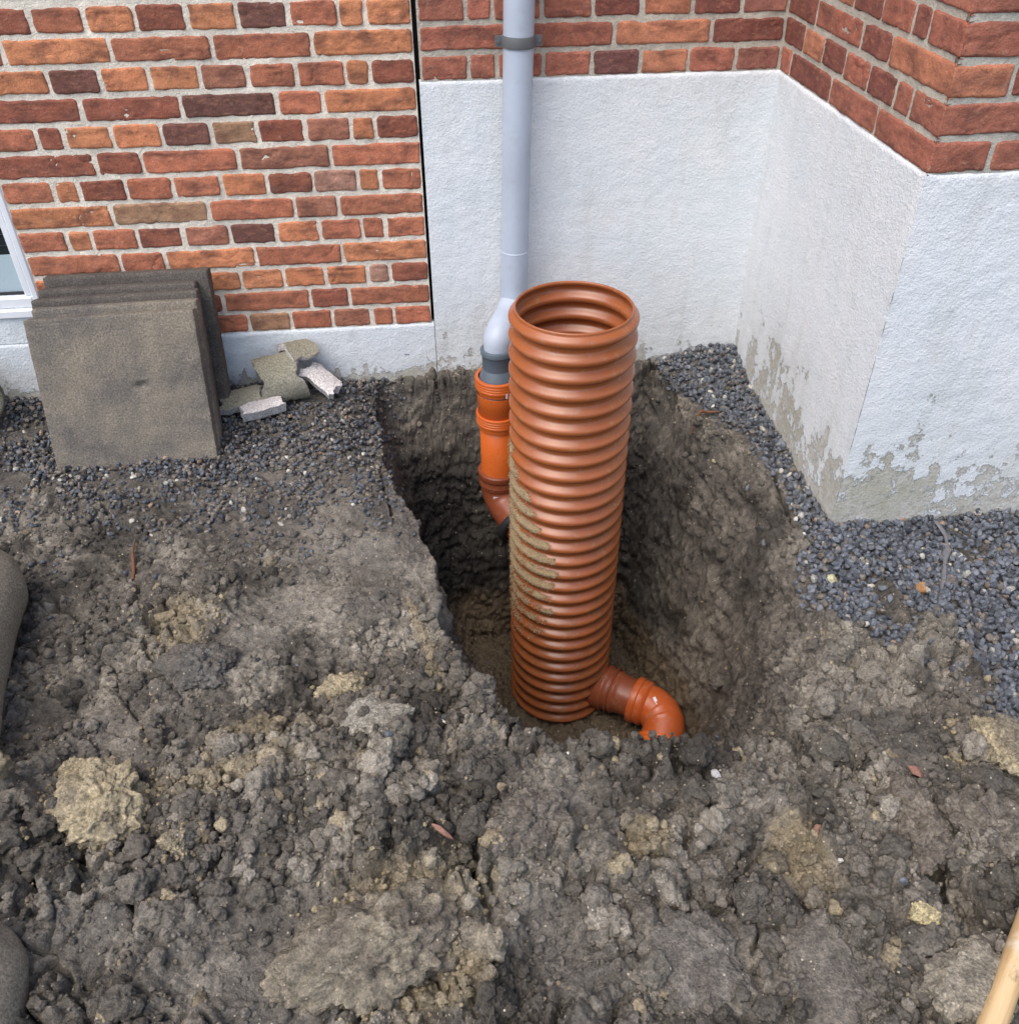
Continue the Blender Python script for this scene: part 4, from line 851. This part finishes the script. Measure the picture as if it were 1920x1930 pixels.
shard('pipe_shard', (-.500, -.150, -.068), (1, .35, .02), .10, .030, 64, 122, .13, M_shard, M_break, 'flat lying shard with pale broken edges, nearest the slabs', 17)
shard('pipe_shard', (-.292, -.085, -.030), (.75, -.55, -.45), .085, .030, 60, 118, .10, M_break, M_break, 'whitish broken shard leaning at the right of the pile', 23)
shard('pipe_shard', (-.440, -.185, -.088), (1, .42, .0), .11, .034, 86, 110, .11, M_break, M_break, 'narrow white edged shard lying in front of the flat one', 29)
# old clay pipe end at the left edge of the view
op = empty('clay_pipe', (-1.27, -.13, .07), 'old grey clay pipe end poking in at the far left, below the window', 'pipe')
d_ = np.array([.72, -.66, -.12]); V, F = lathe([(.001, -.3), (.062, -.3), (.062, -.02), (.064, .03), (.075, .055), (.077, .10), (.073, .108), (.060, .106), (.057, .06), (.045, .02), (.045, -.25)], (-1.27, -.13, .085), d_, 56)
V = V + (0.004 * fbm(V * 30, 3, 5))[:, None]; mb = MB(); mb.add(V, F); local(mb, 'pipe', [M_shard], op)
# mud-caked rounded pipes at the left edge
MZ = 0.0
def mudpipe(pts, rad, label, seed):
    path = spline(pts, 70); r = np.interp(np.linspace(0, 1, 70), np.linspace(0, 1, len(rad)), rad); ends = np.sqrt(np.clip(1 - (1 - np.clip(np.linspace(0, 1, 70) / .07, 0, 1)) ** 2, 0.0004, 1)); r = r * ends
    V, F = sweep(path, r, 72); V = V + (0.007 * fbm(V * 9, 3, seed) + .0022 * fbm(V * 60, 3, seed + 2))[:, None]
    V[:, 2] += MZ; path = path + np.array([0, 0, MZ]); o = link('muddy_pipe', npmesh('muddy_pipe', V - path[0], F, True, None), M_mud); o.location = path[0]; tag(o, label, 'pipe', 'mud-caked pipes at the left edge'); return o
mudpipe([(-.965, -.875, .035), (-.952, -.96, .048), (-.935, -1.08, .05), (-.905, -1.22, .055), (-.865, -1.38, .06), (-.825, -1.55, .06), (-.81, -1.68, .05)], [.075, .104, .100, .096, .094, .092, .09], 'longer smooth mud-caked pipe entering from the left edge', 3)
MZ = max(ground_z(-.68, -1.8), ground_z(-.68, -1.9), 0) + .01
mudpipe([(-.690, -1.735, -.01), (-.668, -1.80, .0), (-.655, -1.87, .0), (-.655, -1.96, .0), (-.67, -2.05, .0)], [.05, .078, .080, .078, .076], 'short smooth mud-caked pipe in the bottom left corner', 8)

# ---------------------------------------------------------------- clay lumps that stand out of the spoil
def lump(name, x, y, size, colr_, label, seed, sq=(1, 1, .6), dz=0.3, rotz=0., flat=False, rough_amt=1.0):
    V, F = ico(5); V = V * np.array(sq); f = 1 + .95 * fbm(V * 1.2 + seed * 2.3, 3, seed) + rough_amt * (.42 * fbm(V * 3.5 + seed, 3, seed + 2) - .25 * np.abs(fbm(V * 2 + seed, 2, seed + 3))); V = V * f[:, None]
    f1, f2, idv = cell(V * 6.5 + seed + .8 * np.stack([fbm(V * 5, 2, 1), fbm(V * 5, 2, 2), fbm(V * 5, 2, 3)], -1), seed + 4); am = rough_amt
    f1b, _, idb = cell(V * 15 + seed, seed + 8); f1c, _, idc = cell(V * 3.1 + seed + .9 * np.stack([fbm(V * 3, 2, 4), fbm(V * 3, 2, 5), fbm(V * 3, 2, 6)], -1), seed + 14)
    if flat:
        m_ = sstep(.34, .26, V[:, 2] / sq[2] * -1 + .62 + .25 * fbm(V * 2.5, 2, seed + 9)); am = rough_amt * (1 - m_)
        V[:, 2] = np.where(V[:, 2] > .55 * sq[2], .55 * sq[2] + (V[:, 2] - .55 * sq[2]) * .2 + .03 * fbm(V * np.array([3, 12, 3]), 3, seed), V[:, 2])
    nrm = V / np.linalg.norm(V, axis=1)[:, None]
    V = V + nrm * (am * (.17 * np.sqrt(np.clip(1 - (f1c / .85) ** 2, 0, 1)) * idc + .075 * np.sqrt(np.clip(1 - (f1 / .8) ** 2, 0, 1)) * (.5 + idv) + .045 * np.sqrt(np.clip(1 - (f1b / .8) ** 2, 0, 1)) - .05))[:, None] if not np.isscalar(am) else V + nrm * (am * (.17 * np.sqrt(np.clip(1 - (f1c / .85) ** 2, 0, 1)) * idc + .075 * np.sqrt(np.clip(1 - (f1 / .8) ** 2, 0, 1)) * (.5 + idv) + .045 * np.sqrt(np.clip(1 - (f1b / .8) ** 2, 0, 1)) - .05))[:, None]
    V = V * size; c, s = math.cos(rotz), math.sin(rotz); V = V @ np.array([[c, s, 0], [-s, c, 0], [0, 0, 1]])
    C_ = np.array(colr_)[None] * (.8 + .45 * idv + .5 * fbm(V * 30 + seed, 3, seed + 7))[:, None]
    dkm = sstep(.02, .20, fbm(V * 22 + seed, 3, seed + 12))[:, None] * .7; C_ = C_ * (1 - dkm) + np.array([0.12, 0.10, 0.08]) * dkm; C_ *= (.75 + .5 * idb)[:, None]
    o = link(name, npmesh(name, V, F, True, C_), M_clod); o.location = (x, y, ground_z(x, y) + size * sq[2] * dz); return tag(o, label, 'clay lump', 'pale clay lumps in the spoil')
YL = (0.33, 0.275, 0.175); GL = (0.25, 0.23, 0.185); GG = (0.115, 0.106, 0.092)
lump('clay_lump', -.555, -1.515, .072, YL, 'big crumbly yellow clay lump at lower left', 3, (1, 1.15, .6), .25, .3)
lump('clay_lump', -.625, -1.425, .030, YL, 'small yellow clay lump just above the big yellow one', 5, (1.1, .8, .6), .3)
lump('clay_lump', -.645, -1.530, .042, (0.17, 0.15, 0.12), 'dark streaked clod left of the big yellow lump', 6, (.8, 1.2, .6), .2)
lump('clay_lump', -.165, -1.255, .038, YL, 'yellow crumbly lump behind the pale smooth-faced clod', 8, (1.1, 1.0, .6), .3)
lump('clay_lump', -.088, -1.385, .052, GL, 'pale grey clod with a smooth cut face, left of the pit edge', 11, (1.05, 1., .62), .3, .5, True)
lump('clay_lump', -.455, -1.185, .056, GG, 'rounded dark grey clod with a smooth face below a yellow streak', 14, (1.25, .85, .6), .1, -.2, False, .7)
lump('clay_lump', .762, -1.955, .062, (0.23, 0.20, 0.15), 'broad flat-topped clod beside the wooden handle', 17, (1.05, .95, .45), .35, .2, True, .8)
lump('clay_lump', 1.015, -1.575, .050, YL, 'pale yellow lump at the right edge of the view', 19, (.8, 1.1, .6), .3)
lump('clay_lump', .735, -1.860, .018, (0.50, .42, .24), 'small bright yellow lump above the flat-topped clod', 21, (1, .9, .8), .5)
lump('clay_lump', -.225, -1.355, .015, YL, 'tiny yellow lump in the dark hollow', 22, (1, .9, .8), .6)
lump('clay_lump', -.415, -1.605, .022, YL, 'small yellow lump right of the big yellow one', 24, (1, .9, .8), .5)
lump('clay_lump', -.080, -1.800, .100, (0.20, 0.172, 0.125), 'very large rough clod low in the picture left of centre', 27, (1.25, .85, .50), -.05, .2, False, 1.2)
lump('clay_lump', .380, -1.900, .080, (0.150, 0.133, 0.110), 'large smeared grey clod at the bottom, cut by a spade', 31, (.85, 1.1, .50), .0, .3, True, 1.1)
lump('clay_lump', .560, -1.930, .075, (0.155, 0.135, 0.11), 'flat smeared clod between the spade-cut one and the flat-topped one', 33, (.95, 1.15, .48), -.05, -.1, True, 1.1)
lump('clay_lump', .800, -1.700, .062, (0.155, 0.130, 0.10), 'tall dark clod beside the deep black gap at lower right', 35, (.75, 1.2, .6), .2, -.25, False, 1.)
lump('clay_lump', .900, -1.720, .060, (0.150, 0.128, 0.10), 'dark clod on the right side of the deep black gap', 37, (.9, 1.1, .55), .2, .2, False, 1.)
lump('clay_lump', .160, -1.640, .060, (0.15, 0.13, 0.105), 'dark humped clod in the middle of the foreground', 39, (1.1, .9, .6), .15, .2, False, 1.)
lump('clay_lump', .44, -1.725, .045, (0.16, 0.14, 0.115), 'rounded grey clod beside a dark hollow right of centre', 41, (1.1, .85, .6), .25, .1, False, .8)

# ---------------------------------------------------------------- single stones and scraps
def stone(name, x, y, size, m, label, cat, seed, grp=None, sq=(1, 1, 1)):
    V, F = angular(seed, 3, 12); o = link(name, npmesh(name, V * size * np.array(sq), F, False), m); o.location = (x, y, ground_z(x, y) + size * .45); o.rotation_euler = (seed, seed * .7, seed * 1.3)
    return tag(o, label, cat, grp)
stone('pebble', 1.150, -1.135, .012, M_pale, 'white pebble right of the plastic strip', 'pebble', 1, 'pale pebbles', (1, .6, .5))
stone('pebble', .935, -.800, .009, M_pale, 'small white pebble near the upper crack', 'pebble', 2, 'pale pebbles')
stone('pebble', .922, -.880, .010, M_pale, 'cream pebble beside the wall corner', 'pebble', 3, 'pale pebbles')
stone('pebble', .035, -1.385, .009, M_pale, 'cream chip left of the pit front edge', 'pebble', 4, 'pale pebbles', (1.3, .8, .5))
stone('pebble', .255, -1.475, .006, M_pale, 'tiny white pebble in front of the pit', 'pebble', 5, 'pale pebbles')
stone('pebble', .655, -1.745, .007, M_pale, 'round white bead-like pebble at lower right', 'pebble', 6, 'pale pebbles')
stone('stone', .505, -1.560, .017, M_grstone, 'light grey chip in front of the pit', 'stone', 7, None, (1, .9, .5))
stone('stone', 1.130, -1.080, .020, M_ochre, 'ochre stone left of the plastic strip', 'stone', 8)
stone('stone', 1.195, -.925, .010, M_ochre, 'small orange stone at the top of the plastic strip', 'stone', 9)
stone('stone', .930, -1.045, .024, M_limest, 'yellowish lump of limestone on the dark gravel', 'stone', 10, None, (1, .8, .6))
stone('stone', .845, -.420, .008, M_limest, 'small yellow chip on the gravel by the pit', 'stone', 12)
stone('brick_fragment', .855, -1.590, .020, M_tile, 'dull pink brick fragment in the soil at right', 'brick fragment', 13, None, (1, .9, .5))
stone('brick_fragment', .020, -1.640, .018, M_tile, 'reddish fragment in a dark crevice left of centre', 'brick fragment', 14, None, (1.3, .6, .4))
stone('brick_fragment', .640, -1.690, .012, M_tile, 'small rust red fragment right of centre', 'brick fragment', 15)
def strand(name, pts, rad, m, label, cat, flat=1.0):
    path = spline(pts, 46); r = np.interp(np.linspace(0, 1, 46), np.linspace(0, 1, len(rad)), rad); V, F = sweep(path, r, 12); V = V + (.0012 * fbm(V * 90, 2, 3))[:, None]
    o = link(name, npmesh(name, V - path[0], F, True), m); o.location = path[0]; return tag(o, label, cat)
def on(x, y, h): return (x, y, ground_z(x, y) + h)
strand('twig', [on(.80, -.325, .004), on(.822, -.305, .012), on(.85, -.300, .014), on(.885, -.306, .006)], [.0025, .005, .0045, .002], M_root, 'short curved brown twig on the edge right of the wide pipe', 'twig')
strand('root', [on(-.685, -.74, .008), on(-.675, -.79, .012), on(-.665, -.83, .010), on(-.655, -.88, .004)], [.003, .0035, .0045, .003], M_root, 'thin dark red root sticking out of the soil at left', 'root')
# twisted ribbon of plastic film
pts = spline([(1.262, -.868, .020), (1.268, -.91, .012), (1.248, -.955, .008), (1.222, -1.00, .006), (1.190, -1.055, .005), (1.155, -1.11, .004), (1.125, -1.16, .001), (1.118, -1.215, -.004)], 60)
wd = np.interp(np.linspace(0, 1, 60), [0, .1, .25, .35, .45, .6, .8, 1], [.010, .009, .006, .016, .007, .011, .006, .003]); tw = np.linspace(-.6, 1.4, 60); Vf = []
for k in range(60):
    z0 = ground_z(pts[k][0], pts[k][1]) + .012
    for a in np.linspace(-1, 1, 5):
        Vf.append((pts[k][0] + a * wd[k] * math.cos(tw[k]), pts[k][1] + a * wd[k] * .3, z0 + pts[k][2] * .6 + a * wd[k] * math.sin(tw[k]) * .6 + .002 * math.cos(a * 3)))
Vf = np.array(Vf); me = npmesh('plastic_strip', Vf - Vf[0], gridfaces(60, 5), True); o = link('plastic_strip', me, M_film); o.location = Vf[0]; tag(o, 'torn grey plastic strip hanging from the wall foot over the gravel', 'plastic strip')
md = o.modifiers.new('thickness', 'SOLIDIFY'); md.thickness = 0.0012
# white chip of plastic
stone('plastic_chip', .655, -1.395, .008, M_pale, 'thin white plastic chip on the soil beyond the bend', 'chip', 18, None, (1.6, .3, .2))

# wooden handle
gz = max(ground_z(x_, y_) for x_, y_ in ((.80, -2.0), (.85, -1.95), (.88, -1.9), (.92, -1.85), (.95, -1.8))) + .018; kz = (1.384 - gz) / 1.384; ha, hb = Vector((.054 + (.70 - .054) * kz, -2.478 + (-2.085 + 2.478) * kz, gz)), Vector((.054 + (1.06 - .054) * kz, -2.478 + (-1.715 + 2.478) * kz, gz)); hd = (hb - ha); Lh = hd.length; hd.normalize()
prof = [(.0, -.30)] + [(.0175 + .0006 * math.sin(t * 9), t) for t in np.linspace(-.30, Lh, 60)] + [(.014, Lh + .004), (0, Lh + .006)]
V, F = lathe(prof, (0, 0, 0), (0, 0, 1), 40); V = V + (.0008 * fbm(V * np.array([60, 60, 8]), 3, 4))[:, None]; me = npmesh('wooden_handle', V, F, True); o = link('wooden_handle', me, M_wood); o.location = ha; o.rotation_euler = hd.to_track_quat('Z', 'Y').to_euler()
tag(o, 'round worn wooden tool handle lying in the bottom right corner', 'tool handle')
